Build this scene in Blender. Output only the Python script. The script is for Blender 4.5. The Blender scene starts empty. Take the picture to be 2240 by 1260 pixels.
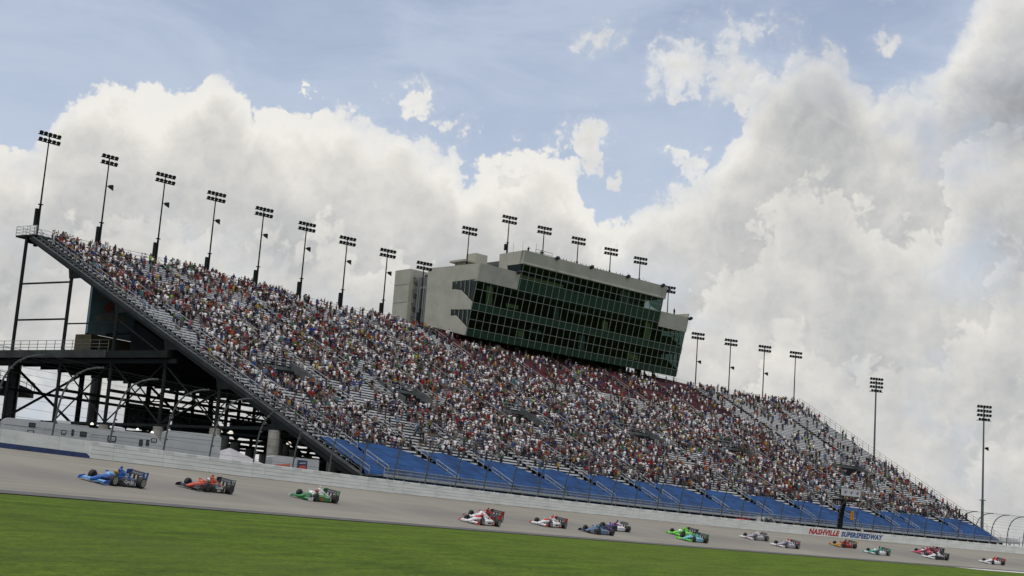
import bpy, bmesh, math, random
import numpy as np
from mathutils import Vector, Matrix, Euler
R_ = math.radians
random.seed(7); rng = np.random.default_rng(11)
scn = bpy.context.scene
COL = scn.collection

# ------------------------------------------------------------------ camera
ZB = 5.2                      # height of the foot of the trackside wall
CAM_Z = ZB - 3.43
F_PX, ROLL, PITCH = 3140.0, R_(4.2), math.atan((1174-630)*math.cos(R_(4.2))/3140.0)
cd = bpy.data.cameras.new('camera'); cam = bpy.data.objects.new('camera', cd); COL.objects.link(cam)
cd.sensor_width = 36; cd.lens = 36*F_PX/2240; cd.clip_end = 8000; cd.clip_start = 0.3
fw = Vector((0, math.cos(PITCH), math.sin(PITCH))); up0 = Vector((0, -math.sin(PITCH), math.cos(PITCH))); rt = Vector((1, 0, 0))
cx_ = rt*math.cos(ROLL)+up0*math.sin(ROLL); cy_ = -rt*math.sin(ROLL)+up0*math.cos(ROLL)
M = Matrix((cx_, cy_, -fw)).transposed().to_4x4(); M.translation = Vector((0, 0, CAM_Z))
cam.matrix_world = M; scn.camera = cam

# ------------------------------------------------------------------ exposure
scn.view_settings.view_transform = 'Standard'
try: scn.view_settings.look = 'None'
except Exception: pass
scn.view_settings.exposure = 0.0; scn.view_settings.gamma = 1.0

# ------------------------------------------------------------------ sun
SUN_EL, SUN_AZ = R_(69), R_(-172)        # azimuth measured from +Y towards +X
sd = bpy.data.lights.new('sun', 'SUN'); sun = bpy.data.objects.new('sun', sd); COL.objects.link(sun)
sd.energy = 2.0; sd.angle = R_(10); sd.color = (1, .95, .87)
sdir = Vector((math.sin(SUN_AZ)*math.cos(SUN_EL), math.cos(SUN_AZ)*math.cos(SUN_EL), math.sin(SUN_EL)))
sun.rotation_euler = sdir.to_track_quat('Z', 'Y').to_euler()

# ------------------------------------------------------------------ sky
W = bpy.data.worlds.new('World'); scn.world = W; W.use_nodes = True
nt = W.node_tree; nt.nodes.clear()
class NT:
    def __init__(s, t): s.t = t
    def n(s, ty, **k):
        nd = s.t.nodes.new(ty)
        for a, b in k.items(): setattr(nd, a, b)
        return nd
    def put(s, sock, v):
        if v is None: return
        if isinstance(v, (int, float)): sock.default_value = v
        elif isinstance(v, (tuple, list, Vector)): sock.default_value = tuple(v) if len(v) == len(sock.default_value) else tuple(v)+(1,)
        else: s.t.links.new(v, sock)
    def m(s, op, a, b=None, c=None, clamp=False):
        nd = s.n('ShaderNodeMath', operation=op, use_clamp=clamp); s.put(nd.inputs[0], a); s.put(nd.inputs[1], b); s.put(nd.inputs[2], c)
        return nd.outputs[0]
    def v(s, op, a, b=None):
        nd = s.n('ShaderNodeVectorMath', operation=op); s.put(nd.inputs[0], a); s.put(nd.inputs[1], b)
        return nd.outputs['Value'] if op in ('LENGTH', 'DOT_PRODUCT', 'DISTANCE') else nd.outputs[0]
    def noise(s, vec, scale, detail=2, rough=.5, dist=0.):
        nd = s.n('ShaderNodeTexNoise'); s.put(nd.inputs['Vector'], vec); nd.inputs['Scale'].default_value = scale
        nd.inputs['Detail'].default_value = detail; nd.inputs['Roughness'].default_value = rough; nd.inputs['Distortion'].default_value = dist
        return nd.outputs['Fac']
    def mapr(s, x, a, b, c=0., d=1., smooth=True):
        nd = s.n('ShaderNodeMapRange', interpolation_type='SMOOTHSTEP' if smooth else 'LINEAR'); s.put(nd.inputs[0], x)
        for i, q in enumerate((a, b, c, d)): nd.inputs[i+1].default_value = q
        return nd.outputs[0]
    def mix(s, f, a, b, blend='MIX'):
        nd = s.n('ShaderNodeMix', data_type='RGBA', blend_type=blend); s.put(nd.inputs[0], f)
        s.put(nd.inputs[6], a); s.put(nd.inputs[7], b); return nd.outputs[2]
N = NT(nt)
TOP = [(-60,14),(-40,15.5),(-30,13),(-24,14.5),(-21.2,13.6),(-20.0,12.9),(-19.2,13.0),(-18.5,14.7),(-17.0,15.9),(-15.1,15.8),(-12.5,16.8),(-11.0,16.0),(-9.3,15.6),(-7.3,16.5),(-5.9,15.6),(-5.0,15.6),(-2.7,15.0),(-2.3,14.0),(-1.2,15.0),(.8,15.3),(1.9,14.8),(2.7,13.4),(3.4,12.6),(5.3,13.7),(7.6,14.5),(8.5,16.0),(9.6,17.6),(10.2,19.0),(12.1,19.7),(13.5,18.6),(15.0,18.0),(16.4,18.4),(17.3,20.2),(19.6,22.6),(26,24),(40,19),(60,14)]
BL = [(-4.2,16.9,1.3,.75,-.42),(-3.1,16.2,.9,.7,-.42),(2.7,15.9,.75,.75,0),(3.0,15.1,.4,.7,-.1),(3.2,19.8,1.2,.65,-.45),(6.3,18.9,1.0,.8,0),(8.7,18.6,1.3,.75,0),(-8.9,16.9,.5,.35,-.4),(3.9,14.2,.3,.5,-.2),(7.0,15.3,.7,.6,-.3),(14.4,20.0,.5,.35,-.3),(15,22.5,1.5,.6,-.3),(9.2,20.3,2.2,.9,-.5),(6.6,20.8,.6,.4,-.45)]
tc = N.n('ShaderNodeTexCoord'); sx = N.n('ShaderNodeSeparateXYZ'); nt.links.new(tc.outputs['Generated'], sx.inputs[0])
az = N.m('MULTIPLY', N.m('ARCTAN2', sx.outputs[0], sx.outputs[1]), 57.2958)
el = N.m('MULTIPLY', N.m('ARCSINE', sx.outputs[2]), 57.2958)
cb = N.n('ShaderNodeCombineXYZ'); nt.links.new(az, cb.inputs[0]); nt.links.new(el, cb.inputs[1]); P0 = cb.outputs[0]
def vor(P, sc, sm=.5):
    vo = N.n('ShaderNodeTexVoronoi', feature='SMOOTH_F1', voronoi_dimensions='2D'); nt.links.new(P, vo.inputs['Vector']); vo.inputs['Scale'].default_value = sc
    vo.inputs['Smoothness'].default_value = sm; return vo.outputs['Distance']
def warp(P, sc, amp):
    wn = N.n('ShaderNodeTexNoise', noise_dimensions='2D'); nt.links.new(P, wn.inputs['Vector']); wn.inputs['Scale'].default_value = sc; wn.inputs['Detail'].default_value = 3; wn.inputs['Roughness'].default_value = .6
    return N.v('ADD', P, N.v('MULTIPLY', N.v('SUBTRACT', wn.outputs['Color'], (.5,.5,.5)), (amp, amp*.8, 0)))
def lobes(P):                 # cauliflower relief, larger = nearer the viewer
    Pw = warp(P, .9, 1.3)
    return N.m('SUBTRACT', 1.0, N.m('ADD', N.m('ADD', N.m('MULTIPLY', vor(Pw, .52), .55), N.m('MULTIPLY', vor(Pw, 1.35), .38)), N.m('MULTIPLY', vor(Pw, 3.1), .22)))
def rawtop(P):
    s2 = N.n('ShaderNodeSeparateXYZ'); nt.links.new(P, s2.inputs[0])
    fc = N.n('ShaderNodeFloatCurve'); c = fc.mapping.curves[0]
    pts = [((a+60)/120, h/40) for a, h in TOP]
    c.points[0].location = pts[0]; c.points[1].location = pts[-1]
    for p in pts[1:-1]: c.points.new(*p)
    fc.mapping.update(); nt.links.new(N.m('MULTIPLY_ADD', s2.outputs[0], 1/120, .5), fc.inputs['Value'])
    return N.m('DIVIDE', N.m('SUBTRACT', N.m('MULTIPLY', fc.outputs[0], 40.0), s2.outputs[1]), 1.5)
RT = rawtop(P0); L0 = lobes(P0); L1 = lobes(N.v('ADD', P0, (-.22, .30, 0)))
n1 = N.noise(P0, .42, 7, .60, .3); n2 = N.noise(P0, 2.2, 5, .65, 0)
F = N.m('MINIMUM', RT, 1.6); PW = warp(P0, 1.3, 2.0)
for bx, by, rx, ry, o in BL:
    d = N.v('LENGTH', N.v('MULTIPLY', N.v('SUBTRACT', PW, (bx, by, 0)), (.8/rx, .8/ry, 0)))
    F = N.m('MAXIMUM', F, N.m('SUBTRACT', .80+o, N.m('MULTIPLY', d, .75)))
D0 = N.m('ADD', F, N.m('ADD', N.m('MULTIPLY', N.m('SUBTRACT', n1, .5), 1.3), N.m('ADD', N.m('MULTIPLY', N.m('SUBTRACT', L0, .5), 1.1), N.m('MULTIPLY', N.m('SUBTRACT', n2, .5), .45))))
sf = N.mapr(N.noise(N.v('ADD', P0, (11., 4., 0)), .22, 2), .46, .62, .10, .6)
sf = N.m('MAXIMUM', sf, N.m('MAXIMUM', N.mapr(az, 2.0, 9.0, 0., .45), N.mapr(el, 16.9, 17.8, 0., .75)))
mh, ms_ = N.mapr(D0, -.06, .16), N.mapr(D0, -.45, 1.0)
mask = N.m('ADD', mh, N.m('MULTIPLY', sf, N.m('SUBTRACT', ms_, mh)))
hole = N.m('MULTIPLY', N.mapr(N.noise(N.v('ADD', P0, (3.1, 7.7, 0)), .17, 4, .55), .50, .72), N.m('MAXIMUM', N.mapr(el, 12.5, 9.0, 0, .75), N.m('MULTIPLY', N.mapr(az, 4., 9., 0, .6), N.mapr(el, 18.5, 16.5, 0, 1.))))
mask = N.m('MULTIPLY', N.m('MULTIPLY', mask, N.mapr(el, 17.0, 18.5, 1., .88)), N.m('SUBTRACT', 1.0, hole))
veil = N.m('MULTIPLY', N.mapr(N.noise(N.v('MULTIPLY', P0, (.45, 1.3, 1)), .28, 6, .6, .5), .30, .70), .78)
# stacked billows: every layer begins bright at its crown and falls off to a grey base
ph = N.m('ADD', N.m('ADD', N.m('MULTIPLY', RT, .26), N.m('MULTIPLY', L0, .75)), N.m('MULTIPLY', n1, 1.5))
fr_ = N.m('FRACT', ph); saw = N.m('MULTIPLY', N.mapr(fr_, 0., .16), N.mapr(fr_, .05, .98, 1., 0., False))
stren = N.mapr(N.noise(N.v('ADD', P0, (5., 9., 0)), .25, 2), .38, .62, .25, 1.)
rim = N.mapr(D0, .05, 1.7, 1., 0.)
low = N.noise(P0, .20, 3, .5)
B = N.m('ADD', .585, N.m('MULTIPLY', rim, .20))
B = N.m('ADD', B, N.m('MULTIPLY', N.m('MULTIPLY', saw, stren), .16))
B = N.m('ADD', B, N.m('MULTIPLY', N.m('SUBTRACT', L0, L1), .16))
B = N.m('ADD', B, N.m('MULTIPLY', N.m('SUBTRACT', low, .5), .42))
B = N.m('ADD', B, N.m('MULTIPLY', N.m('SUBTRACT', n2, .5), .03))
dk = N.v('LENGTH', N.v('MULTIPLY', N.v('SUBTRACT', P0, (19.6, 17.2, 0)), (1/3.4, 1/1.8, 0)))
B = N.m('SUBTRACT', B, N.m('MULTIPLY', N.mapr(dk, 1.25, .1), .24))
B = N.m('ADD', B, N.m('MULTIPLY', N.mapr(el, 11, 15, 0, .07), N.mapr(az, 6, 0)))
B = N.m('MULTIPLY', B, N.mapr(el, -2, 6, .92, 1.))
B = N.m('MINIMUM', N.m('MAXIMUM', B, .26), .88)
cc = N.n('ShaderNodeCombineColor')
tint = N.mapr(B, .40, .80)
nt.links.new(N.m('MULTIPLY', B, N.m('ADD', .95, N.m('MULTIPLY', tint, .05))), cc.inputs[0]); nt.links.new(N.m('MULTIPLY', B, .975), cc.inputs[1])
nt.links.new(N.m('MULTIPLY', B, N.m('SUBTRACT', 1.0, N.m('MULTIPLY', tint, .085))), cc.inputs[2])
sky = N.n('ShaderNodeTexSky', sky_type='NISHITA'); sky.sun_disc = False; sky.sun_elevation = SUN_EL; sky.sun_rotation = SUN_AZ
sky.air_density = 1.0; sky.dust_density = 1.5; sky.ozone_density = 1.0
SKYK = .10
blue = N.mix(N.mapr(el, 12, 6, 0, 1), N.mix(1.0, sky.outputs[0], (2.35, 1.85, 1.55, 1), 'MULTIPLY'), (.50/SKYK, .58/SKYK, .68/SKYK, 1))
cloudc = N.v('SCALE', cc.outputs[0]); cloudc.node.inputs[3].default_value = 1/SKYK
veilc = (.52/SKYK, .60/SKYK, .73/SKYK, 1)
base = N.mix(veil, blue, veilc)
fin = N.mix(mask, base, cloudc)
bg = N.n('ShaderNodeBackground'); bg.inputs[1].default_value = SKYK; nt.links.new(fin, bg.inputs[0])
W.cycles.sampling_method = 'MANUAL'; W.cycles.sample_map_resolution = 256
scn.cycles.max_bounces = 4; scn.cycles.diffuse_bounces = 2; scn.cycles.glossy_bounces = 2; scn.cycles.transparent_max_bounces = 8
wo = N.n('ShaderNodeOutputWorld'); nt.links.new(bg.outputs[0], wo.inputs[0])

# ------------------------------------------------------------------ helpers
WX, WY, WT, WK = -36.08, 92.56, R_(69.43), 2.98e-3
RAD = 1/WK; CX = WX+RAD*math.sin(WT); CY = WY-RAD*math.cos(WT)
def P(s, n, z=0.):            # s along the trackside wall, n outwards from it, z above its foot
    t = WT-WK*s
    return Vector((CX-(RAD+n)*math.sin(t), CY+(RAD+n)*math.cos(t), z+ZB))
def T(s): t = WT-WK*s; return Vector((math.cos(t), math.sin(t), 0))
def NN(s): t = WT-WK*s; return Vector((-math.sin(t), math.cos(t), 0))

def mat(name, col, rough=.6, metal=0., var=0., vscale=3., bump=0., spec=.5, coord='Object', emit=0., stretch=None):
    m = bpy.data.materials.new(name); m.use_nodes = True; t = m.node_tree; A = NT(t); b = t.nodes['Principled BSDF']
    b.inputs['Roughness'].default_value = rough; b.inputs['Metallic'].default_value = metal
    b.inputs['Specular IOR Level'].default_value = spec
    c4 = tuple(col)+(1,)
    if var or bump:
        tcn = A.n('ShaderNodeTexCoord'); vec = tcn.outputs[coord]
        if stretch: vec = A.v('MULTIPLY', vec, stretch)
        nz = A.noise(vec, vscale, 5, .6)
        if var:
            dark = tuple(max(0, c*(1-var)) for c in col)+(1,); lite = tuple(min(1, c*(1+var)) for c in col)+(1,)
            t.links.new(A.mix(A.mapr(nz, .3, .7), dark, lite), b.inputs['Base Color'])
        else: b.inputs['Base Color'].default_value = c4
        if bump:
            bp = A.n('ShaderNodeBump'); bp.inputs['Strength'].default_value = bump; bp.inputs['Distance'].default_value = .05
            t.links.new(nz, bp.inputs['Height']); t.links.new(bp.outputs[0], b.inputs['Normal'])
    else: b.inputs['Base Color'].default_value = c4
    if emit: b.inputs['Emission Color'].default_value = c4; b.inputs['Emission Strength'].default_value = emit
    m.diffuse_color = c4
    return m

class MB:
    def __init__(s): s.v = []; s.f = []; s.mi = []; s.cur = 0; s.uv = None
    def q(s, *p):
        i = len(s.v); s.v += [tuple(x) for x in p]; s.f.append(tuple(range(i, i+len(p)))); s.mi.append(s.cur)
    def hexa(s, p):           # 8 points: bottom ring 0-3, top ring 4-7
        i = len(s.v); s.v += [tuple(x) for x in p]
        for f in ((3,2,1,0),(4,5,6,7),(0,1,5,4),(1,2,6,5),(2,3,7,6),(3,0,4,7)): s.f.append(tuple(i+k for k in f)); s.mi.append(s.cur)
    def box(s, x0, x1, y0, y1, z0, z1):
        s.hexa([(x0,y0,z0),(x1,y0,z0),(x1,y1,z0),(x0,y1,z0),(x0,y0,z1),(x1,y0,z1),(x1,y1,z1),(x0,y1,z1)])
    def obox(s, c, ax, ay, az, hx, hy, hz):
        c = Vector(c); X = Vector(ax)*hx; Y = Vector(ay)*hy; Z = Vector(az)*hz
        s.hexa([c-X-Y-Z, c+X-Y-Z, c+X+Y-Z, c-X+Y-Z, c-X-Y+Z, c+X-Y+Z, c+X+Y+Z, c-X+Y+Z])
    def beam(s, a, b, w, h=None, up=(0,0,1)):
        a = Vector(a); b = Vector(b); h = h or w; d = (b-a)
        if d.length < 1e-6: return
        d.normalize(); u = Vector(up)
        if abs(d.dot(u)) > .98: u = Vector((1, 0, 0))
        x = d.cross(u).normalized(); y = x.cross(d).normalized()
        s.hexa([a-x*w/2-y*h/2, a+x*w/2-y*h/2, b+x*w/2-y*h/2, b-x*w/2-y*h/2, a-x*w/2+y*h/2, a+x*w/2+y*h/2, b+x*w/2+y*h/2, b-x*w/2+y*h/2])
    def tube(s, pts, r, k=6, caps=True):
        pts = [Vector(p) for p in pts]; rs = r if isinstance(r, (list, tuple)) else [r]*len(pts)
        i0 = len(s.v); px = None
        for j, p in enumerate(pts):
            d = (pts[min(j+1, len(pts)-1)]-pts[max(j-1, 0)]).normalized()
            if px is None:
                u = Vector((0,0,1)) if abs(d.z) < .95 else Vector((1,0,0)); px = d.cross(u).normalized()
            else: px = (px-d*px.dot(d)).normalized()
            py = d.cross(px)
            for a in range(k):
                t = 2*math.pi*a/k; s.v.append(tuple(p+(px*math.cos(t)+py*math.sin(t))*rs[j]))
        for j in range(len(pts)-1):
            for a in range(k):
                b = (a+1) % k; s.f.append((i0+j*k+a, i0+j*k+b, i0+(j+1)*k+b, i0+(j+1)*k+a)); s.mi.append(s.cur)
        if caps:
            s.f.append(tuple(i0+a for a in reversed(range(k)))); s.mi.append(s.cur)
            s.f.append(tuple(i0+(len(pts)-1)*k+a for a in range(k))); s.mi.append(s.cur)
    def rings(s, rings, caps=True):
        i0 = len(s.v); k = len(rings[0])
        for r in rings: s.v += [tuple(x) for x in r]
        for j in range(len(rings)-1):
            for a in range(k):
                b = (a+1) % k; s.f.append((i0+j*k+a, i0+j*k+b, i0+(j+1)*k+b, i0+(j+1)*k+a)); s.mi.append(s.cur)
        if caps:
            s.f.append(tuple(i0+a for a in reversed(range(k)))); s.mi.append(s.cur)
            s.f.append(tuple(i0+(len(rings)-1)*k+a for a in range(k))); s.mi.append(s.cur)
    def arcbox(s, s0, s1, n0, n1, z0, z1, step=6.):    # bar following the wall's curve
        k = max(1, int(math.ceil((s1-s0)/step)))
        ss = [s0+(s1-s0)*i/k for i in range(k+1)]
        s.rings([[P(a, n0, z0), P(a, n1, z0), P(a, n1, z1), P(a, n0, z1)] for a in ss])
    def prism(s, poly, off):
        off = Vector(off); a = [Vector(p) for p in poly]; s.rings([a, [p+off for p in a]])
    def ell(s, c, rx, ry, rz, k=10, m=6, M3=None):
        c = Vector(c); R = []
        for j in range(m+1):
            ph = -math.pi/2+math.pi*j/m; rr = max(.02, math.cos(ph))
            R.append([c+(M3@Vector((rx*rr*math.cos(2*math.pi*a/k), ry*rr*math.sin(2*math.pi*a/k), rz*math.sin(ph))) if M3 else Vector((rx*rr*math.cos(2*math.pi*a/k), ry*rr*math.sin(2*math.pi*a/k), rz*math.sin(ph)))) for a in range(k)])
        s.rings(R)
    def build(s, name, mats, parent=None, world=True, smooth=False, uvf=None):
        me = bpy.data.meshes.new(name); me.from_pydata(s.v, [], s.f)
        mats = mats if isinstance(mats, (list, tuple)) else [mats]
        for m in mats: me.materials.append(m)
        if len(mats) > 1: me.polygons.foreach_set('material_index', s.mi)
        if smooth: me.polygons.foreach_set('use_smooth', [True]*len(s.f))
        if uvf:
            ul = me.uv_layers.new(name='UVMap'); li = np.empty(len(me.loops), int); me.loops.foreach_get('vertex_index', li)
            uv = np.array([uvf(i) for i in range(len(s.v))], float)[li]; ul.data.foreach_set('uv', uv.ravel())
        me.update(); me.validate()
        o = bpy.data.objects.new(name, me); COL.objects.link(o)
        if parent:
            o.parent = parent
            if world:
                p = parent; off = Vector()
                while p: off += p.location; p = p.parent
                o.location = -off
        return o
def tag(o, label=None, cat=None, group=None, kind=None):
    for k, v in (('label', label), ('category', cat), ('group', group), ('kind', kind)):
        if v: o[k] = v
    return o
def empty(name, loc, label, cat, group=None, rot=(0,0,0)):
    o = bpy.data.objects.new(name, None); COL.objects.link(o); o.location = loc; o.rotation_euler = rot; o.empty_display_size = .5
    return tag(o, label, cat, group)
def copy_obj(o, parent=None):
    c = o.copy(); COL.objects.link(c); c.parent = parent; return c
def text_mesh(body, size, shear=0., offset=0., extrude=.0, spacing=1., align='CENTER'):
    cu = bpy.data.curves.new('t', 'FONT'); cu.body = body; cu.size = size; cu.shear = shear; cu.offset = offset; cu.extrude = extrude
    cu.space_character = spacing; cu.align_x = align; cu.align_y = 'CENTER'; cu.resolution_u = 2
    o = bpy.data.objects.new('t', cu); COL.objects.link(o); dg = bpy.context.evaluated_depsgraph_get()
    me = bpy.data.meshes.new_from_object(o.evaluated_get(dg)); bpy.data.objects.remove(o); bpy.data.curves.remove(cu)
    return me

ORD = ['first','second','third','fourth','fifth','sixth','seventh','eighth','ninth','tenth','eleventh','twelfth','thirteenth','fourteenth','fifteenth','sixteenth']
# ------------------------------------------------------------------ materials
M_alu = mat('aluminium', (.66,.67,.66), .45, 0, .10, 1.2)
M_steel = mat('dark_green_steel', (.009,.012,.011), .7, 0, .3, .6, spec=.15)
M_galv = mat('galvanised', (.12,.132,.127), .5, .4, .25, 1.)
M_rail = mat('rail_tube', (.34,.355,.345), .45, .2, .15, 2.)
M_deck = mat('deck_plate', (.012,.013,.013), .8, 0, .25, .5, spec=.15)
M_conc = mat('concrete', (.24,.235,.20), .85, 0, .25, .7, .3)
M_black = mat('black_metal', (.012,.014,.014), .5, .2)
M_white = mat('white_paint', (.66,.66,.63), .45, 0, .08, .8)
M_tarp = mat('blue_tarpaulin', (.0045,.038,.125), .6, 0, .38, .5, 1., spec=.25)
M_glass_dark = mat('dark_glass', (.01,.012,.013), .08, 0, 0)
M_red = mat('red_paint', (.42,.03,.03), .5)
M_beige = mat('beige_cladding', (.36,.355,.29), .8, 0, .07, .25)

# grass
M_grass = bpy.data.materials.new('grass'); M_grass.use_nodes = True
t = M_grass.node_tree; A = NT(t); b = t.nodes['Principled BSDF']; b.inputs['Roughness'].default_value = .9; b.inputs['Specular IOR Level'].default_value = .15
uv = A.n('ShaderNodeTexCoord').outputs['UV']
n1 = A.noise(A.v('MULTIPLY', uv, (.12, 1.0, 1)), .9, 6, .65); n2 = A.noise(A.v('MULTIPLY', uv, (.35, 1.4, 1)), 3.2, 8, .78); n3 = A.noise(uv, .06, 3, .5)
c = A.mix(A.mapr(n1, .3, .7), (.066,.122,.006,1), (.165,.255,.014,1)); c = A.mix(A.mapr(n2, .42, .62, 0, .62), c, (.022,.046,.004,1))
c = A.mix(A.mapr(n3, .45, .75, 0, .45), c, (.125,.165,.024,1)); t.links.new(c, b.inputs['Base Color'])
bp = A.n('ShaderNodeBump'); bp.inputs['Strength'].default_value = .8; bp.inputs['Distance'].default_value = .08
n4 = A.noise(A.v('MULTIPLY', uv, (.7, 1., 1)), 9., 6, .8); t.links.new(A.mix(A.mapr(n4, .40, .62, 0, .5), c, (.020,.042,.004,1)), b.inputs['Base Color']); t.links.new(A.m('ADD', n2, A.noise(uv, 22., 4, .7)), bp.inputs['Height']); t.links.new(bp.outputs[0], b.inputs['Normal'])
# racing surface
M_track = bpy.data.materials.new('track_concrete'); M_track.use_nodes = True
t = M_track.node_tree; A = NT(t); b = t.nodes['Principled BSDF']; b.inputs['Roughness'].default_value = .8; b.inputs['Specular IOR Level'].default_value = .3
uv = A.n('ShaderNodeTexCoord').outputs['UV']; su = A.n('ShaderNodeSeparateXYZ'); t.links.new(uv, su.inputs[0])
n1 = A.noise(A.v('MULTIPLY', uv, (.035, 1.0, 1)), .8, 6, .62); n2 = A.noise(A.v('MULTIPLY', uv, (.3, 1., 1)), 3.5, 5, .7); n3 = A.noise(uv, .07, 3)
lane = A.mapr(A.m('ABSOLUTE', A.m('ADD', su.outputs[1], 11.5)), 0., 6., 1., 0.)
c = A.mix(A.mapr(n1, .3, .7), (.190,.182,.147,1), (.250,.240,.193,1))
sk = A.noise(A.v('MULTIPLY', uv, (.006, 2.2, 1)), 1.6, 5, .7)
c = A.mix(A.mapr(sk, .50, .66, 0, .55), c, (.135,.128,.112,1))
c = A.mix(A.m('MULTIPLY', lane, A.mapr(n1, .35, .65, .35, .85)), c, (.138,.135,.122,1))
c = A.mix(A.mapr(n2, .4, .7, 0, .35), c, (.175,.17,.146,1)); c = A.mix(A.mapr(n3, .45, .7, 0, .4), c, (.27,.26,.215,1))
seam = A.m('LESS_THAN', A.m('ABSOLUTE', A.m('SUBTRACT', A.m('FRACT', A.m('DIVIDE', A.m('ADD', su.outputs[1], 20.), 3.65)), .5)), .006)
c = A.mix(A.m('MULTIPLY', seam, .6), c, (.10,.095,.085,1))
t.links.new(c, b.inputs['Base Color'])
M_apron = mat('apron_asphalt', (.085,.083,.078), .85, 0, .2, .5)
M_pit = mat('pit_concrete', (.52,.51,.48), .8, 0, .12, .3)
M_pave = mat('yard_asphalt', (.05,.05,.048), .9, 0, .3, .2)
# track-side wall: white-painted tubes
def wall_mat(name, grooves):
    m = bpy.data.materials.new(name); m.use_nodes = True; t = m.node_tree; A = NT(t); b = t.nodes['Principled BSDF']; b.inputs['Roughness'].default_value = .5
    uv = A.n('ShaderNodeTexCoord').outputs['UV']; su = A.n('ShaderNodeSeparateXYZ'); t.links.new(uv, su.inputs[0])
    n1 = A.noise(A.v('MULTIPLY', uv, (.25, 1.5, 1)), 1.2, 6, .65); n2 = A.noise(A.v('MULTIPLY', uv, (3., .5, 1)), .8, 4, .6)
    c = A.mix(A.mapr(n1, .35, .75), (.70,.71,.655,1), (.55,.565,.51,1)); c = A.mix(A.mapr(n2, .58, .8, 0, .5), c, (.30,.31,.26,1))
    per = 6.1
    j = A.m('LESS_THAN', A.m('FRACT', A.m('DIVIDE', su.outputs[0], per)), .012); c = A.mix(A.m('MULTIPLY', j, .35), c, (.22,.23,.21,1))
    dash = A.m('MULTIPLY', A.m('GREATER_THAN', su.outputs[1], 1.06), A.m('LESS_THAN', A.m('FRACT', A.m('DIVIDE', su.outputs[0], 3.05)), .42))
    if grooves: c = A.mix(A.m('MULTIPLY', dash, .35), c, (.25,.27,.26,1))
    t.links.new(c, b.inputs['Base Color']); return m
M_safer = wall_mat('barrier_white', True); M_cwall = wall_mat('old_wall_white', False)
M_bluep = mat('blue_stripe_paint', (.012,.032,.11), .6, 0, .3, 1.5)

# ------------------------------------------------------------------ ground, track
def zg(n):
    if n < -20: u = max(0, min(1, (n+56)/36)); return -5.2+2.02*u*u*(3-2*u)
    if n < -19.5: return -3.18
    if n < .2: return -3.5+(n+19.5)*.12
    return -.75
ns = [-334,-300,-250,-200,-150,-120,-100,-85,-75,-68]+[-62+2*i for i in range(20)]+[-22,-21,-20.02,-19.5,-.1,.3,.6,5,80,200,400,800,1600,3200]
mb = MB(); S_ = np.linspace(-math.pi*RAD, math.pi*RAD, 361)
for s in S_:
    for n in ns: mb.v.append(tuple(P(s, n, zg(n))))
K = len(ns)
for i in range(360):
    for j in range(K-1): mb.f.append((i*K+j, (i+1)*K+j, (i+1)*K+j+1, i*K+j+1)); mb.mi.append(0)
g = mb.build('ground', M_grass, uvf=lambda i: (S_[i//K], ns[i % K]), smooth=True); g['kind'] = 'structure'; g['label'] = 'mown infield grass sloping up to the track'
def strip(name, s0, s1, nn, zf, m, step=2.5, kind='structure'):
    mb = MB(); k = int((s1-s0)/step); ss = [s0+(s1-s0)*i/k for i in range(k+1)]; K = len(nn)
    for s in ss:
        for n in nn: mb.v.append(tuple(P(s, n, zf(n))))
    for i in range(k):
        for j in range(K-1): mb.f.append((i*K+j, (i+1)*K+j, (i+1)*K+j+1, i*K+j+1)); mb.mi.append(0)
    o = mb.build(name, m, uvf=lambda i: (ss[i//K], nn[i % K]), smooth=True)
    if kind: o['kind'] = kind
    return o
def ztr(n): return n*3.15/20
strip('track', -160, 460, [-18.9,-14,-9,-4,0.02], ztr, M_track)
strip('apron', -160, 460, [-20.6,-18.85], lambda n: ztr(n)-.004 if n > -19 else -3.14, M_apron)
strip('pit_exit_lane', 158, 330, [-25.5,-20.5], lambda n: zg(n)+.03 if n < -21 else -3.12, M_pit)
strip('yard', -120, 420, [.62, 40, 120], lambda n: -.7, M_pave, 6)

# ------------------------------------------------------------------ trackside wall
wl = empty('track_wall', P(100, .3, 0), 'long low white concrete barrier wall curving between the track and the grandstand', 'wall')
def wallprof(name, prof, s0, s1, m, parent):
    k = int((s1-s0)/2.5); ss = [s0+(s1-s0)*i/k for i in range(k+1)]; mb = MB(); K = len(prof)
    mb.rings([[P(s, n, z) for n, z in prof] for s in ss])
    return mb.build(name, m, parent, uvf=lambda i: (ss[min(i//K, k)], prof[i % K][1]))
tubes = [(0.62,0),(0.62,1.3),(.02,1.3),(0,1.27)]
for i in range(4):
    z1 = 1.27-.31*i; tubes += [(0, z1-.27), (.035, z1-.285), (.035, z1-.30), (0, z1-.31)] if i < 3 else [(0, .03)]
wallprof('steel_barrier', tubes, 15.7, 440, M_safer, wl)
wallprof('concrete_wall', [(.62,-.02),(.62,1.29),(.1,1.29),(.1,-.02)], -160, 15.7, M_cwall, wl)
wallprof('blue_stripe', [(.098,.0),(.098,.36),(.09,.36),(.09,0)], -160, 15.2, M_bluep, wl)
mb = MB(); mb.hexa([P(15.2,.098,0),P(16.0,-.004,0),P(15.8,.0,.04),P(15.2,.09,.0),P(15.2,.098,.36),P(15.3,.05,.36),P(15.3,.04,.36),P(15.2,.09,.36)]); mb.build('blue_stripe', M_bluep, wl)
M_lred = mat('letter_red', (.36,.012,.018), .5, 0, .12, 2); M_lblue = mat('letter_blue', (.010,.055,.20), .5, 0, .12, 2)
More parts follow.
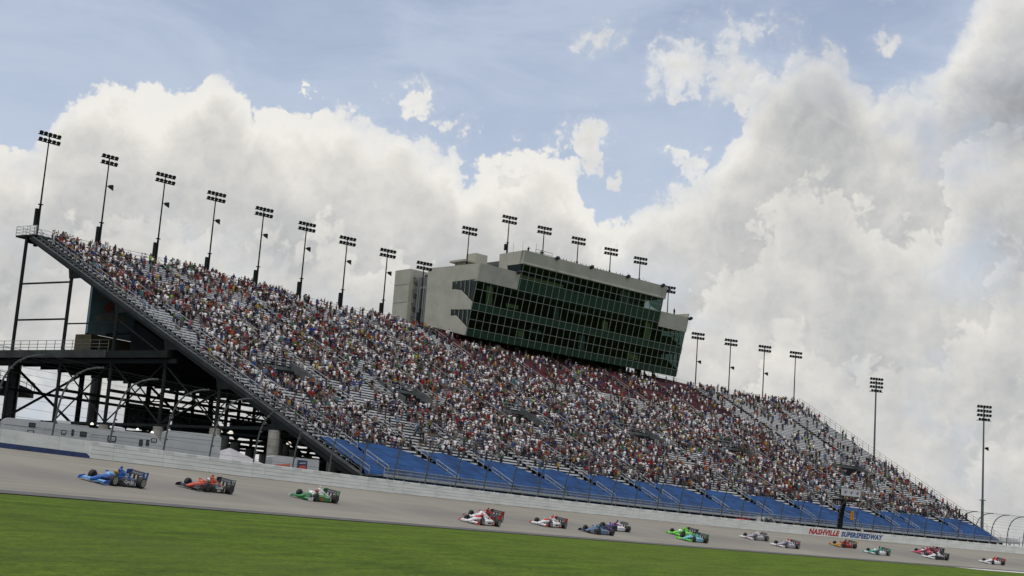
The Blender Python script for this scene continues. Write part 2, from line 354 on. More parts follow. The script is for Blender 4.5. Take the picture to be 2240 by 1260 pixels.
def wall_text(body, s0, s1, h, zc, m):
    me = text_mesh(body, 1.0, .30, .062, 0, 1.12); co = np.array([v.co[:] for v in me.vertices]); lo, hi = co.min(0), co.max(0)
    for v in me.vertices:
        s = s0+(v.co.x-lo[0])/(hi[0]-lo[0])*(s1-s0); z = zc+(v.co.y-(lo[1]+hi[1])/2)/(hi[1]-lo[1])*h
        v.co = P(s, -.012, z)
    me.materials.append(m); o = bpy.data.objects.new('lettering', me); COL.objects.link(o); o.parent = wl; o.location = -wl.location
wall_text('NASHVILLE', 151.9, 160.0, .86, .64, M_lred); wall_text('SUPERSPEEDWAY', 160.4, 171.6, .84, .64, M_lblue)

# ------------------------------------------------------------------ catch fence
M_fpost = mat('fence_post_grey', (.075,.085,.082), .6, .2, .2, 1.)
fence = empty('catch_fence', P(100, .35, 1.3), 'tall catch fence of curved grey posts and cables standing on the white wall', 'fence')
posts = [-20.,-14.,-7.5,-1.,5.3,11.7,18.2,24.8,30.9,37.1,43.,48.7,54.]
while posts[-1] < 285: posts.append(posts[-1]+max(4.5, 5.75-(posts[-1]-54)*.009))
prof = [(.34,1.3),(.27,2.2),(.16,3.1),(-.02,4.0),(-.28,4.7),(-.68,5.35),(-1.3,5.85),(-2.05,6.15),(-2.8,6.28),(-3.45,6.30)]
for s in posts:
    mb = MB(); mb.tube([P(s, n, z) for n, z in prof], [.075]*4+[.07]*6, 6)
    for q in range(1, 7):
        n, z = prof[q]; mb.obox(P(s, n-.12, z+.02), T(s), NN(s), (0,0,1), .05, .1, .06)
    mb.build('post', M_fpost, fence, smooth=False)
mb = MB(); ss = np.arange(-20, 285, 6.0)
def fprof(u):
    u *= (len(prof)-1); i = min(int(u), len(prof)-2); f = u-i; return prof[i][0]*(1-f)+prof[i+1][0]*f, prof[i][1]*(1-f)+prof[i+1][1]*f
for u in np.linspace(.04, 1, 13):
    n, z = fprof(u); mb.tube([P(s, n-.02, z) for s in ss], .009 if u < 1 else .016, 4)
mb.build('cable', M_steel, fence)

# ------------------------------------------------------------------ grandstand
SL, SR = 63.0, 213.0; N0, PITCHN, RISE, ROWS = 7.0, .81, .417, 68
NTOP = [(63,62.3),(72,62.8),(82,64.2),(91,64.5),(98.7,63.8),(105.5,62.8),(113,62.6),(122,63.3),(134,62.8),(150,62),(183,60.6),(187,59.4),(195,58.9),(203,58.6),(213,59.0)]
def wrp(s): return (np.interp(s, [a for a, b in NTOP], [b for a, b in NTOP])-7)/(ROWS*PITCHN)
def G(s, r, dn=0., dz=0.):    # r = row number (float); row 0 is the lowest
    w = wrp(s); return P(s, N0+r*PITCHN*w+dn, 1.8+r*RISE*w+dz)
gs = empty('grandstand', P(138, 35, -.7), 'huge raked aluminium grandstand packed with spectators behind the white wall', 'grandstand')
AIS = [69.2, 82.3, 93.3, 104.3, 115.6, 126.0, 130.8, 142.8, 153.8, 164.8, 176.0, 187.0, 192.2, 203.8]
EDG = [SL+.9]+AIS+[SR-.3]
SEC = [(EDG[i]+(.65 if i else .4), EDG[i+1]-(.65 if i+1 < len(EDG)-1 else .2)) for i in range(len(EDG)-1)]
seg = np.linspace(SL, SR, 37)
mb = MB()
for i in range(36):
    a, b = seg[i], seg[i+1]
    for r in range(ROWS):
        mb.q(G(a, r), G(b, r), G(b, r+1, 0, -RISE*wrp(b)), G(a, r+1, 0, -RISE*wrp(a)))       # tread
        mb.q(G(a, r+1, 0, -RISE*wrp(a)), G(b, r+1, 0, -RISE*wrp(b)), G(b, r+1), G(a, r+1))     # riser
    mb.q(G(a, 0, 0, -.5), G(b, 0, 0, -.5), G(b, ROWS, .3, -.5), G(a, ROWS, .3, -.5))      # soffit
    mb.q(G(a, ROWS), G(b, ROWS), G(b, ROWS, 1.6), G(a, ROWS, 1.6))
    mb.q(G(a, ROWS, 1.6), G(b, ROWS, 1.6), G(b, ROWS, 1.6, -.9), G(a, ROWS, 1.6, -.9))
mb.build('seating_deck', M_deck, gs)
M_seatred = mat('red_seats', (.075,.008,.010), .6, 0, .2, 2)
VOM = [(71.,81.),(94.5,103.),(117.,125.),(143.5,153.),(166.,175.),(193.,203.)]
def in_vom(s, r): return any(a+1.2 < s < b-1.2 and 26 <= r <= 31 for a, b in VOM)
benches = []
for k, (a, b) in enumerate(SEC):
    for r in range(3, ROWS):
        spans = [(a, b)]
        for va, vb in VOM:
            if va >= a-1.5 and vb <= b+1.5 and 26 <= r <= 31: spans = [(a, va+1.2), (vb-1.2, b)]
        for x, y in spans:
            if y-x > .5: benches.append((k, r, x, y))
def bench(mb, r, x, y):
    q = max(1, int((y-x)/4)); ss = [x+(y-x)*i/q for i in range(q+1)]
    red = r > 50 and 127 < x < 186
    mb.cur = 1 if red else 0
    if red:
        mb.rings([[G(s, r, .32, .30), G(s, r, .72, .30), G(s, r, .78, .72), G(s, r, .70, .72), G(s, r, .62, .42), G(s, r, .32, .42)] for s in ss])
    else:
        mb.rings([[G(s, r, .38, .36), G(s, r, .66, .29), G(s, r, .66, .465), G(s, r, .34, .465), G(s, r, .34, .29)] for s in ss])
benches.sort(key=lambda t: (P((t[2]+t[3])/2, 7+t[1]*.8).length+t[1]*.2))
for t_ in benches[:99]:
    mb = MB(); bench(mb, *t_[1:]); mb.build('bench', [M_alu, M_seatred], gs)
mb = MB()
for t_ in benches[99:]: bench(mb, *t_[1:])
o = mb.build('benches', [M_alu, M_seatred], gs); o['kind'] = 'stuff'; o['label'] = 'remaining rows of bench seating in the upper and farther sections'
# aisle steps and handrails
for k, s in enumerate(AIS):
    mb = MB()
    for r in range(0, ROWS): 
        mb.hexa([G(s-.55, r, .42, 0), G(s+.55, r, .42, 0), G(s+.55, r, .81, 0), G(s-.55, r, .81, 0), G(s-.55, r, .42, .2), G(s+.55, r, .42, .2), G(s+.55, r, .81, .2), G(s-.55, r, .81, .2)])
    mb.build('aisle_steps', M_galv, gs)
    mb = MB(); r = 1.
    while r < ROWS-3:
        L = 4 if r < 12 else 5.5
        for side in ((-.62, .62) if 8.5 < r < 15 or 22 < r < 36 else (0,)):
            for h in (.55, 1.0): mb.tube([G(s+side, r, .2, h), G(s+side, r+L, .2, h)], .045, 5)
            for q in (0, .5, 1): mb.tube([G(s+side, r+L*q, .2, 0), G(s+side, r+L*q, .2, 1.0)], .035, 5)
        r += L+1.6
    mb.build('aisle_handrail', M_rail, gs)
# vomitories: grey landings with rails
for va, vb in VOM:
    mb = MB(); m = (va+vb)/2
    for x0, x1 in ((va+1.2, vb-1.2),):
        mb.hexa([G(x0, 26, .0, .02), G(x1, 26, .0, .02), G(x1, 31.9, 0, -2.0), G(x0, 31.9, 0, -2.0), G(x0, 26, .0, .12), G(x1, 26, .0, .12), G(x1, 31.9, 0, -1.9), G(x0, 31.9, 0, -1.9)])
        for xx in (x0, x1): mb.hexa([G(xx-.06, 26, 0, .1), G(xx+.06, 26, 0, .1), G(xx+.06, 31.9, 0, -1.8), G(xx-.06, 31.9, 0, -1.8), G(xx-.06, 26, 0, 1.0), G(xx+.06, 26, 0, 1.0), G(xx+.06, 31.9, 0, .9), G(xx-.06, 31.9, 0, .9)])
        mb.hexa([G(x0, 32, -.06, -1.8), G(x1, 32, -.06, -1.8), G(x1, 32, .0, -1.8), G(x0, 32, .0, -1.8), G(x0, 32, -.06, .05), G(x1, 32, -.06, .05), G(x1, 32, .0, .05), G(x0, 32, .0, .05)])
    mb.build('entry_landing', M_galv, gs)
    mb = MB()
    for h in (.55, 1.05): mb.tube([G(va, 32, -.05, h), G(m, 32, -.05, h), G(vb, 32, -.05, h)], .035, 5)
    for x in np.linspace(va, vb, 6): mb.tube([G(x, 32, -.05, 0), G(x, 32, -.05, 1.05)], .035, 5)
    mb.build('entry_rail', M_rail, gs)
# top guard rail, end rails, stringers
mb = MB(); xs = np.linspace(SL, SR, 76)
for h in (.4, .8, 1.25): mb.tube([G(x, ROWS, 1.5, h) for x in xs], .028, 4)
for x in xs: mb.tube([G(x, ROWS, 1.5, 0), G(x, ROWS, 1.5, 1.25)], .035, 4)
mb.build('top_guard_rail', M_rail, gs)
for s, sg in ((SL, -1), (SR, 1)):
    mb = MB(); a, b = G(s, 0, -.3, -.28), G(s, ROWS, .6, -.28)
    mb.beam(a+T(s)*sg*.12, b+T(s)*sg*.12, .14, .46); mb.build('stringer', mat('stringer_grey', (.022,.026,.025), .7, 0, .3, .5, spec=.2), gs)
    mb = MB(); mb.beam(G(s, 0, -.3, .06)+T(s)*sg*.14, G(s, ROWS, .6, .06)+T(s)*sg*.14, .10, .14); mb.build('stringer_lip', M_galv, gs)
    mb = MB()
    for h in ((.35, .7, 1.1) if sg < 0 else (.5, 1.0, 1.5)): mb.tube([G(s, r, 0, h)+T(s)*sg*.1 for r in (0, ROWS/2, ROWS)], .03, 5)
    for r in np.arange(0, ROWS+.1, 2.0): mb.tube([G(s, r, 0, -.2)+T(s)*sg*.1, G(s, r, 0, 1.1 if sg < 0 else 1.5)+T(s)*sg*.1], .035, 4)
    mb.build('end_guard_rail', M_galv, gs)
mb = MB()
for h in (.55, 1.05): mb.tube([G(SL+1.5, r, 0, h) for r in (0, ROWS/2, ROWS-2)], .035, 5)
for r in np.arange(0, ROWS-1, 3.0): mb.tube([G(SL+1.5, r, 0, 0), G(SL+1.5, r, 0, 1.05)], .035, 4)
mb.build('inner_handrail', M_rail, gs)
mb = MB()
for r in range(ROWS): mb.hexa([G(SL+.1, r, .3, 0), G(SL+1.35, r, .3, 0), G(SL+1.35, r, .81, 0), G(SL+.1, r, .81, 0), G(SL+.1, r, .3, .2), G(SL+1.35, r, .3, .2), G(SL+1.35, r, .81, .2), G(SL+.1, r, .81, .2)])
mb.build('aisle_steps', M_galv, gs)
# upper corner platform at the near end
mb = MB(); mb.hexa([G(SL-.2, ROWS, -.6, -.2), G(SL+3.6, ROWS, -.6, -.2), G(SL+3.6, ROWS, 3.2, -.2), G(SL-.2, ROWS, 3.2, -.2), G(SL-.2, ROWS, -.6, .05), G(SL+3.6, ROWS, -.6, .05), G(SL+3.6, ROWS, 3.2, .05), G(SL-.2, ROWS, 3.2, .05)])
mb.build('corner_platform', M_steel, gs)
mb = MB(); c4 = [G(SL-.2, ROWS, -.6), G(SL-.2, ROWS, 3.2), G(SL+3.6, ROWS, 3.2)]
for h in (.4, .8, 1.2): mb.tube([p+Vector((0,0,h)) for p in c4], .03, 4)
for i in range(2):
    for f in (0, .33, .66, 1): p = c4[i].lerp(c4[i+1], f); mb.tube([p, p+Vector((0,0,1.2))], .035, 4)
mb.build('corner_guard_rail', M_rail, gs)
# front walkway
mb = MB(); mb.arcbox(SL+1, SR+2, 4.7, 7.05, 1.85, 2.02); mb.build('front_walkway', M_galv, gs)
mb = MB(); mb.arcbox(SL+1, SR+2, 4.62, 4.70, 1.80, 2.10); mb.build('walkway_fascia', M_rail, gs)
mb = MB()
for h in (.35, .7): mb.arcbox(SL+1, SR+2, 4.62, 4.68, 2.0+h-.03, 2.0+h+.03)
for s in np.arange(SL+1, SR+2, 2.4): mb.tube([P(s, 4.66, 1.8), P(s, 4.66, 2.7)], .035, 5)
mb.build('front_rail', M_rail, gs)
mb = MB(); mb.arcbox(SL+1.2, SR+1.8, 4.645, 4.66, 2.1, 2.68)
Mm = bpy.data.materials.new('rail_mesh'); Mm.use_nodes = True; t = Mm.node_tree; A = NT(t); pb = t.nodes['Principled BSDF']; pb.inputs['Base Color'].default_value = (.16,.17,.17,1)
tr = A.n('ShaderNodeBsdfTransparent'); ms = A.n('ShaderNodeMixShader'); ms.inputs[0].default_value = .22; t.links.new(tr.outputs[0], ms.inputs[1]); t.links.new(pb.outputs[0], ms.inputs[2])
t.links.new(ms.outputs[0], t.nodes['Material Output'].inputs[0])
mb.build('rail_mesh_infill', Mm, gs)
for s in np.arange(SL+2, SR+2, 2.9): mb = MB(); mb.beam(P(s, 4.9, -.7), P(s, 4.9, 1.84), .18); mb.beam(P(s, 4.9, .5), P(s, 7.2, 1.8), .1); mb.build('walkway_support', M_rail, gs)
# structural frames
NCOL = [63.6, 54.4, 45.6, 36.7, 27.9, 19.2]
def zunder(s, n): r = (n-N0)/(PITCHN*wrp(s)); return 1.8+r*RISE*wrp(s)
FR = [SL+10.0*i for i in range(15)]+[SR]
for fi, s in enumerate(FR):
    for n in NCOL:
        zt = min(zunder(s, n)-.8, 30); w = .85 if (n > 60 and fi) else .55
        if n > 60 and 135 < s < 184: zt = min(zt, 28)
        mb = MB(); mb.tube([P(s, n, 6.1), P(s, n, zt)], w*.42, 8); col = mb.build('column', M_steel, gs)
        mb = MB(); mb.tube([P(s, n, -.7), P(s, n, 6.2)], .95 if n > 60 else .68, 12); mb.build('pedestal', M_conc, col)
    mb = MB(); mb.beam(P(s, 8, zunder(s, 8)-.75), P(s, 62.5, zunder(s, 62.5)-.75), .3, .45)
    for n in NCOL[1:]: mb.hexa([P(s-.12, n-1.8, zunder(s, n-1.8)-.9), P(s+.12, n-1.8, zunder(s, n-1.8)-.9), P(s+.12, n+.3, zunder(s, n)-1.9), P(s-.12, n+.3, zunder(s, n)-1.9), P(s-.12, n-1.8, zunder(s, n-1.8)-.8), P(s+.12, n-1.8, zunder(s, n-1.8)-.8), P(s+.12, n+.6, zunder(s, n+.6)-.9), P(s-.12, n+.6, zunder(s, n+.6)-.9)])
    mb.build('raker_beam', M_steel, gs)
    mb = MB(); mb.beam(P(s, 19, 6.35), P(s, 68, 6.35), .22, .3); mb.beam(P(s, 35, 13.9), P(s, 66, 13.9), .3, .5); mb.beam(P(s, 8, 1.6), P(s, 8, -.7), .3)
    mb.beam(P(s, 54.4, 19.2), P(s, 63.6, 19.2), .2); mb.beam(P(s, 54.4, 23.9), P(s, 63.6, 23.9), .2); mb.beam(P(s, 45.6, 18.6), P(s, 54.4, 18.6), .16)
    if fi: mb.beam(P(s, 36.7, 10.3), P(s, 54.4, 10.3), .14)
    mb.build('cross_beam', M_steel, gs)
    mb = MB()
    for a, b, z0, z1 in ((27.9, 36.7, 6.5, 13.4), (45.6, 36.7, 6.5, 13.8), (54.4, 45.6, 6.5, 13.8), (19.2, 27.9, 6.4, 9.6)) if fi % 2 == 0 else ((27.9, 36.7, 6.5, 13.4), (45.6, 54.4, 6.5, 13.8), (19.2, 27.9, 6.4, 9.6)):
        mb.beam(P(s, a, z0), P(s, b, z1), .13); mb.beam(P(s, b, z0), P(s, a, z1 if a > 30 else z1-3), .13)
    mb.beam(P(s, 36.9, 14.4), P(s, 45.4, 19.0), .14);
    if fi: mb.beam(P(s, 45.4, 15.), P(s, 54.2, 23.6), .16)
    mb.build('diagonal_brace', M_steel, gs)
for n in NCOL:
    for z in ((6.4, 10.4) if n > 30 else (6.4,)):
        mb = MB(); mb.arcbox(SL, SR, n-.13, n+.13, z-.18, z+.18); mb.build('longitudinal_beam', M_steel, gs)
for n, z0, z1 in ((63.6, 6.6, 13.8), (36.7, 6.6, 13.8), (19.2, 2, 6)):
    for i in range(0, 14):
        if (i % 2 == 0) or n < 60:
            mb = MB(); a, b = FR[i], FR[i+1]; mb.beam(P(a, n, z0), P(b, n, z1), .26 if n > 60 else .13); mb.beam(P(b, n, z0), P(a, n, z1), .26 if n > 60 else .13); mb.build('diagonal_brace', M_steel, gs)
# elevated concourse inside the stand
mb = MB(); mb.arcbox(SL-.6, 205, 36, 66, 14.25, 15.1); mb.build('concourse_deck', M_steel, gs)
mb = MB()
for i in range(0, 60): s = SL+1+i*2.4; mb.beam(P(s, 36, 14.0), P(s, 66, 14.0), .18, .5)
mb.build('deck_joists', M_steel, gs)
mb = MB(); mb.beam(P(SL-.7, 45.9, 14.72), P(SL-.7, 90, 14.72), .1, .95); mb.build('deck_fascia', mat('fascia_grey', (.035,.040,.038), .7, 0, .3, .5, spec=.2), gs)
mb = MB()
for h in (.45, .85, 1.3): mb.tube([P(SL-.6, 45.8, 15.1+h), P(SL-.6, 90, 15.1+h)], .03, 4)
for n in np.arange(45.8, 90, 1.55): mb.tube([P(SL-.6, n, 14.9), P(SL-.6, n, 16.4)], .04, 4)
mb.build('deck_rail', M_galv, gs)
mb = MB(); mb.hexa([P(SL-.5, 66, 14.3), P(SL+6, 66, 14.3), P(SL+6, 95, 14.3), P(SL-.5, 95, 14.3), P(SL-.5, 66, 15.1), P(SL+6, 66, 15.1), P(SL+6, 95, 15.1), P(SL-.5, 95, 15.1)]); mb.build('link_bridge', M_steel, gs)
# stores built under the seats: dark boxes, kiosk, mural wall
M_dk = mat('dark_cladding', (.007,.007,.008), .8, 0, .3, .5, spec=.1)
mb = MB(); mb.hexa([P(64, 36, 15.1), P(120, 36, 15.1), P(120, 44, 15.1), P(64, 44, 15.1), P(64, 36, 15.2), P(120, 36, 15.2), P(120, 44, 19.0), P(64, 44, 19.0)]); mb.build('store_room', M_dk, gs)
# tarpaulins over the lowest rows
M_edge = mat('bench_edge', (.72,.72,.70), .5)
for k, (a, b) in enumerate(SEC):
    mb = MB(); q = 14; rr = np.linspace(-.15, 8.3, 19); ph = random.random()*6; amp = random.uniform(.25, .9) if k in (1, 2, 4, 6) else .12
    x0, x1 = a-(.5 if k else .2), b+.25; K = len(rr)
    for i in range(q+1):
        s = x0+(x1-x0)*i/q
        lim = 8.3 if (b-a) < 7 else 8.3-4.0*max(0, min(1, (s-(x1-4.0))/4.0))
        for j, r in enumerate(rr):
            top = r*lim/8.3*(1-.045*amp*abs(math.sin(i*.45+ph))*(r/8.3)) if r > 0 else r; z = .58+.07*math.sin(i*.9+ph+j*.35)*math.sin(j*.8+i*.3)+.045*math.sin(j*2.3+ph+i*.6)
            mb.v.append(tuple(G(s, top, .2, z if j else .05)))
    for i in range(q):
        for j in range(K-1): mb.f.append((i*K+j, (i+1)*K+j, (i+1)*K+j+1, i*K+j+1)); mb.mi.append(0)
    o = mb.build('tarpaulin', M_tarp, smooth=True)
    ordn = ['first', 'second', 'third', 'fourth', 'fifth', 'sixth', 'seventh', 'eighth', 'ninth', 'tenth', 'eleventh', 'twelfth', 'thirteenth', 'fourteenth', 'fifteenth'][k]
    w_ = 'narrow' if (b-a) < 7 else 'wide'
    tag(o, f'{w_} blue tarpaulin over the lowest benches, {ordn} from the left', 'tarpaulin', 'blue tarpaulins covering the lowest benches')
tag(MB.build((lambda m_: (m_.obox(P(67.5, 5.6, 2.35), T(67), NN(67), (0,0,1), 1.0, .5, .3), m_)[1])(MB()), 'storage_box', mat('box_blue', (.02,.06,.2), .5)), 'small dark blue box on the front walkway at the left end of the grandstand', 'box')

# mural board and kiosk
M_mural = mat('mural_blue', (.30,.42,.48), .7, 0, .15, .4); M_mred = mat('mural_red', (.55,.20,.15), .7, 0, .15, .6); M_mwht = mat('mural_grey', (.50,.48,.42), .7, 0, .15, .6)
mu = empty('mural_board', P(74, 60, 15.1), 'large slate blue board with a red and grey swoosh under the upper seats', 'board')
mb = MB(); mb.hexa([P(70.3,60,18.9),P(78.5,60,18.9),P(78.5,60.3,18.9),P(70.3,60.3,18.9),P(70.3,60,25.2),P(78.5,60,25.2),P(78.5,60.3,25.2),P(70.3,60.3,25.2)]); mb.build('panel', M_mural, mu)
def fl(pts, m, nm, pr, n=59.96):
    mb = MB(); mb.prism([P(s, n, z) for s, z in pts], NN(74)*.03); return mb.build(nm, m, pr)
fl([(72.0,22.6),(73.2,23.9),(75.6,24.1),(77.4,23.4),(77.6,22.7),(75.6,22.9),(73.8,22.7),(72.6,21.9)], M_mred, 'red_swoosh', mu)
fl([(71.2,21.3),(72.4,22.0),(74.6,22.2),(75.8,21.6),(74.8,20.8),(73.0,21.2),(71.5,20.7)], M_mwht, 'grey_swoosh', mu)
fl([(71.3,23.3),(72.2,23.9),(73.6,24.6),(72.6,24.9),(71.6,24.3)], M_mwht, 'grey_swoosh', mu)
ki = empty('kiosk', P(73, 58, 15.1), 'ochre snack kiosk with dark counter openings on the raised concourse', 'kiosk')
M_och = mat('ochre_cladding', (.13,.105,.045), .8, 0, .2, 1.)
mb = MB()
for z0, z1 in ((15.1, 15.6), (16.9, 18.6)): mb.arcbox(69.8, 76.3, 58.5, 61.5, z0, z1)
mb.arcbox(69.8, 76.3, 61.2, 61.5, 15.6, 16.9); mb.build('wall', M_och, ki)
for x in (69.8, 73.0, 76.0): mb = MB(); mb.arcbox(x, x+.3, 58.5, 61.2, 15.6, 16.9); mb.build('post', M_och, ki)
mb = MB(); mb.arcbox(69.9, 76.2, 59.4, 59.6, 15.6, 16.9); mb.build('counter_opening', M_black, ki)
for i, (s0, s1, z0, z1) in enumerate(((82, 88.6, 8.0, 11.2), (89.2, 95.6, 8.0, 11.1), (98.5, 105, 8.4, 11.2), (106, 113, 8.4, 11.0))):
    mb = MB(); mb.arcbox(s0, s1, 66.2, 66.35, z0, z1); o = mb.build('fabric_screen', mat('screen_grey', (.15,.18,.17), .9, 0, .15, .7))
    tag(o, f'grey green fabric screen hung behind the stand columns, {["first","second","third","fourth"][i]} from the left', 'screen', 'fabric screens behind the stand')
# service block low under the stand
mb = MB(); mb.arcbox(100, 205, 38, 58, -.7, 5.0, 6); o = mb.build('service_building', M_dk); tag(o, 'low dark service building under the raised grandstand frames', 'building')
# spiral ramp at the far left
rp = empty('access_ramp', P(66, 84, -.7), 'dark curved pedestrian ramp tower at the left end of the stand', 'ramp')
ct = P(66, 85, 0); ct.z = 0
for z0 in (2.0, 8.4, 14.6):
    mb = MB(); pts = []
    for i in range(25):
        a = -.3+i/24*math.pi*2*.52+R_(200); ca = Vector((math.cos(a), math.sin(a), 0)); z = z0+ZB-i*.13
        pts.append([ct+ca*9.5+Vector((0,0,z-.9)), ct+ca*14.5+Vector((0,0,z-.9)), ct+ca*14.5+Vector((0,0,z)), ct+ca*9.5+Vector((0,0,z))])
    mb.rings(pts); mb.build('ramp_slab', M_steel, rp)
    mb = MB()
    for h in (.5, 1.1): mb.tube([q[2]+Vector((0,0,h)) for q in pts], .04, 4)
    for q in pts[::1]: mb.tube([q[2], q[2]+Vector((0,0,1.1))], .04, 4)
    mb.build('ramp_rail', M_galv, rp)
for i in range(7):
    a = R_(190)+i*.5; ca = Vector((math.cos(a), math.sin(a), 0)); mb = MB(); p = ct+ca*12; mb.tube([Vector((p.x, p.y, 4.5)), Vector((p.x, p.y, ZB+13.5))], .45, 8); mb.build('column', M_steel, rp)
for i, (s, n, z) in enumerate(((68.5,70.5,3.),(80.,70.5,3.))):
    mb = MB(); mb.tube([P(s, n, -.7), P(s, n, 15)], .75, 10); mb.build('column', M_black, rp)

# ------------------------------------------------------------------ suite building over the top rows
bd = empty('press_building', Vector((-7.37, 245.594, ZB)), 'beige suite building with raked green and dark glass front above the top rows', 'building', rot=(0, 0, R_(42.443)))
LN = 55.63
def fy(z): return -(z-30.1)*.2                      # front leans outwards
def lb(mb, nm, m, **k): return mb.build(nm, m, bd, world=False, **k)
M_bei2 = mat('beige_panel', (.355,.352,.29), .8, 0, .10, .35)
M_sp = mat('green_spandrel', (.005,.026,.024), .15, 0, .12, .6); M_mull = mat('mullion', (.22,.24,.23), .45, .3)
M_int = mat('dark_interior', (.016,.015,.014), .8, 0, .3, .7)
Mg = bpy.data.materials.new('tinted_glass'); Mg.use_nodes = True; t = Mg.node_tree; A = NT(t); t.nodes.remove(t.nodes['Principled BSDF'])
tr = A.n('ShaderNodeBsdfTransparent'); tr.inputs[0].default_value = (.46,.54,.52,1); gl = A.n('ShaderNodeBsdfGlossy'); gl.inputs['Roughness'].default_value = .03; gl.inputs[0].default_value = (.75,.8,.8,1)
fr = A.n('ShaderNodeFresnel'); fr.inputs[0].default_value = 1.25; ms = A.n('ShaderNodeMixShader'); t.links.new(A.m('MULTIPLY', fr.outputs[0], .7, None, True), ms.inputs[0]); t.links.new(tr.outputs[0], ms.inputs[1]); t.links.new(gl.outputs[0], ms.inputs[2])
t.links.new(ms.outputs[0], t.nodes['Material Output'].inputs[0])
def face(mb, x0, x1, z0, z1, out=0., th=.06):
    mb.hexa([(x0, fy(z0)-out, z0), (x1, fy(z0)-out, z0), (x1, fy(z0)-out+th, z0), (x0, fy(z0)-out+th, z0), (x0, fy(z1)-out, z1), (x1, fy(z1)-out, z1), (x1, fy(z1)-out+th, z1), (x0, fy(z1)-out+th, z1)])
ZF = [30.1, 31.45, 33.0, 34.6, 35.9, 38.2, 39.6]     # base, green top, mullion, glass top, green top, mullion, roof level
mb = MB(); face(mb, 0, LN, ZF[0], ZF[1]); lb(mb, 'spandrel_band', M_sp)
mb = MB(); face(mb, 0, LN, ZF[3], ZF[4]); lb(mb, 'spandrel_band', M_sp)
mb = MB(); face(mb, 9.4, 47.4, 39.6, 41.7); lb(mb, 'spandrel_band', M_sp)
mb = MB(); face(mb, .05, LN-.05, ZF[1], ZF[3], -.02, .03); lb(mb, 'window_band', Mg)
mb = MB(); face(mb, .05, LN-.05, ZF[4], ZF[6], -.02, .03); lb(mb, 'window_band', Mg)
mb = MB(); face(mb, 9.45, 47.4, 41.7, 44.2, -.02, .03); lb(mb, 'window_band', Mg)
nb = 34
for i in range(nb+1):
    x = LN*i/nb; up = 44.2 if 9.3 < x < 47.6 else 39.6; mb = MB(); face(mb, x-.045, x+.045, ZF[0], up, .04, .14); lb(mb, 'mullion', M_mull)
mb = MB()
for z in ZF[1:6]: face(mb, 0, LN, z-.04, z+.04, .05, .14)
for z in (39.6, 41.7, 43.0): face(mb, 9.4, 47.5, z-.04, z+.04, .05, .14)
lb(mb, 'transom', M_mull)
# parapets
def para(x0, x1, z0, z1, out, dep, nm='parapet'):
    mb = MB(); mb.hexa([(x0, fy(z0)-out, z0), (x1, fy(z0)-out, z0), (x1, fy(z0)+dep, z0), (x0, fy(z0)+dep, z0), (x0, fy(z1)-out, z1), (x1, fy(z1)-out, z1), (x1, fy(z1)+dep, z1), (x0, fy(z1)+dep, z1)]); lb(mb, nm, M_bei2)
para(-.15, 9.38, 39.6, 42.6, .18, .6); para(47.5, LN+.1, 38.9, 41.8, .20, .6); para(9.2, 47.75, 44.2, 46.6, .30, .6)
# side walls with notched windows, as outlines in (y, z)
def sidewall(x0, x1, poly, nm, m):
    mb = MB(); a = [(x0, y, z) for y, z in poly]; b_ = [(x1, y, z) for y, z in poly]; mb.rings([a, b_]); lb(mb, nm, m)
LO = [(fy(30.1), 30.1), (11.3, 32.8), (11.3, 33.7), (2.6, 33.7), (-.35, 31.6)]
low = [(0.05,30.15),(11.3,32.6),(11.3,33.8),(2.9,33.8),(-.27,31.5)]
MID = [(fy(34.6), 34.6), (4.3, 34.95), (11.3, 34.95), (11.3, 38.5), (3.6, 38.5), (2.0, 38.2), (fy(35.9), 35.9)]
TOPW = [(fy(39.9), 39.9), (4.5, 39.9), (11.3, 39.9), (11.3, 42.9), (fy(42.6), 42.6)]
STR1 = [(4.3, 33.8), (11.3, 33.8), (11.3, 34.95), (4.3, 34.95)]; STR2 = [(4.5, 38.5), (11.3, 38.5), (11.3, 39.9), (4.5, 39.9)]
for x0, x1 in ((-.2, .1), (LN-.1, LN+.2)):
    for poly in (low, MID, TOPW, STR1, STR2): sidewall(x0, x1, poly, 'side_wall', M_bei2)
    for poly in ([(2.9, 33.8), (4.3, 33.8), (4.3, 34.95), (fy(34.6), 34.6), (fy(31.5), 31.5)], [(3.6, 38.5), (4.5, 38.5), (4.5, 39.9), (fy(39.9), 39.9), (fy(35.9), 35.9)]):
        sidewall((x0+x1)/2-.02, (x0+x1)/2+.02, poly, 'side_window', Mg)
    for y in (-.2, 1.0, 2.1, 3.2):
        mb = MB(); zz = 36.4+(y+.8)*.75; mb.beam(((x0+x1)/2, y, zz), ((x0+x1)/2, y, 39.9), .08, .36); zz = 31.9+(y+.3)*.6; mb.beam(((x0+x1)/2, y, zz), ((x0+x1)/2, y, 34.8), .08, .36); lb(mb, 'mullion', M_mull)
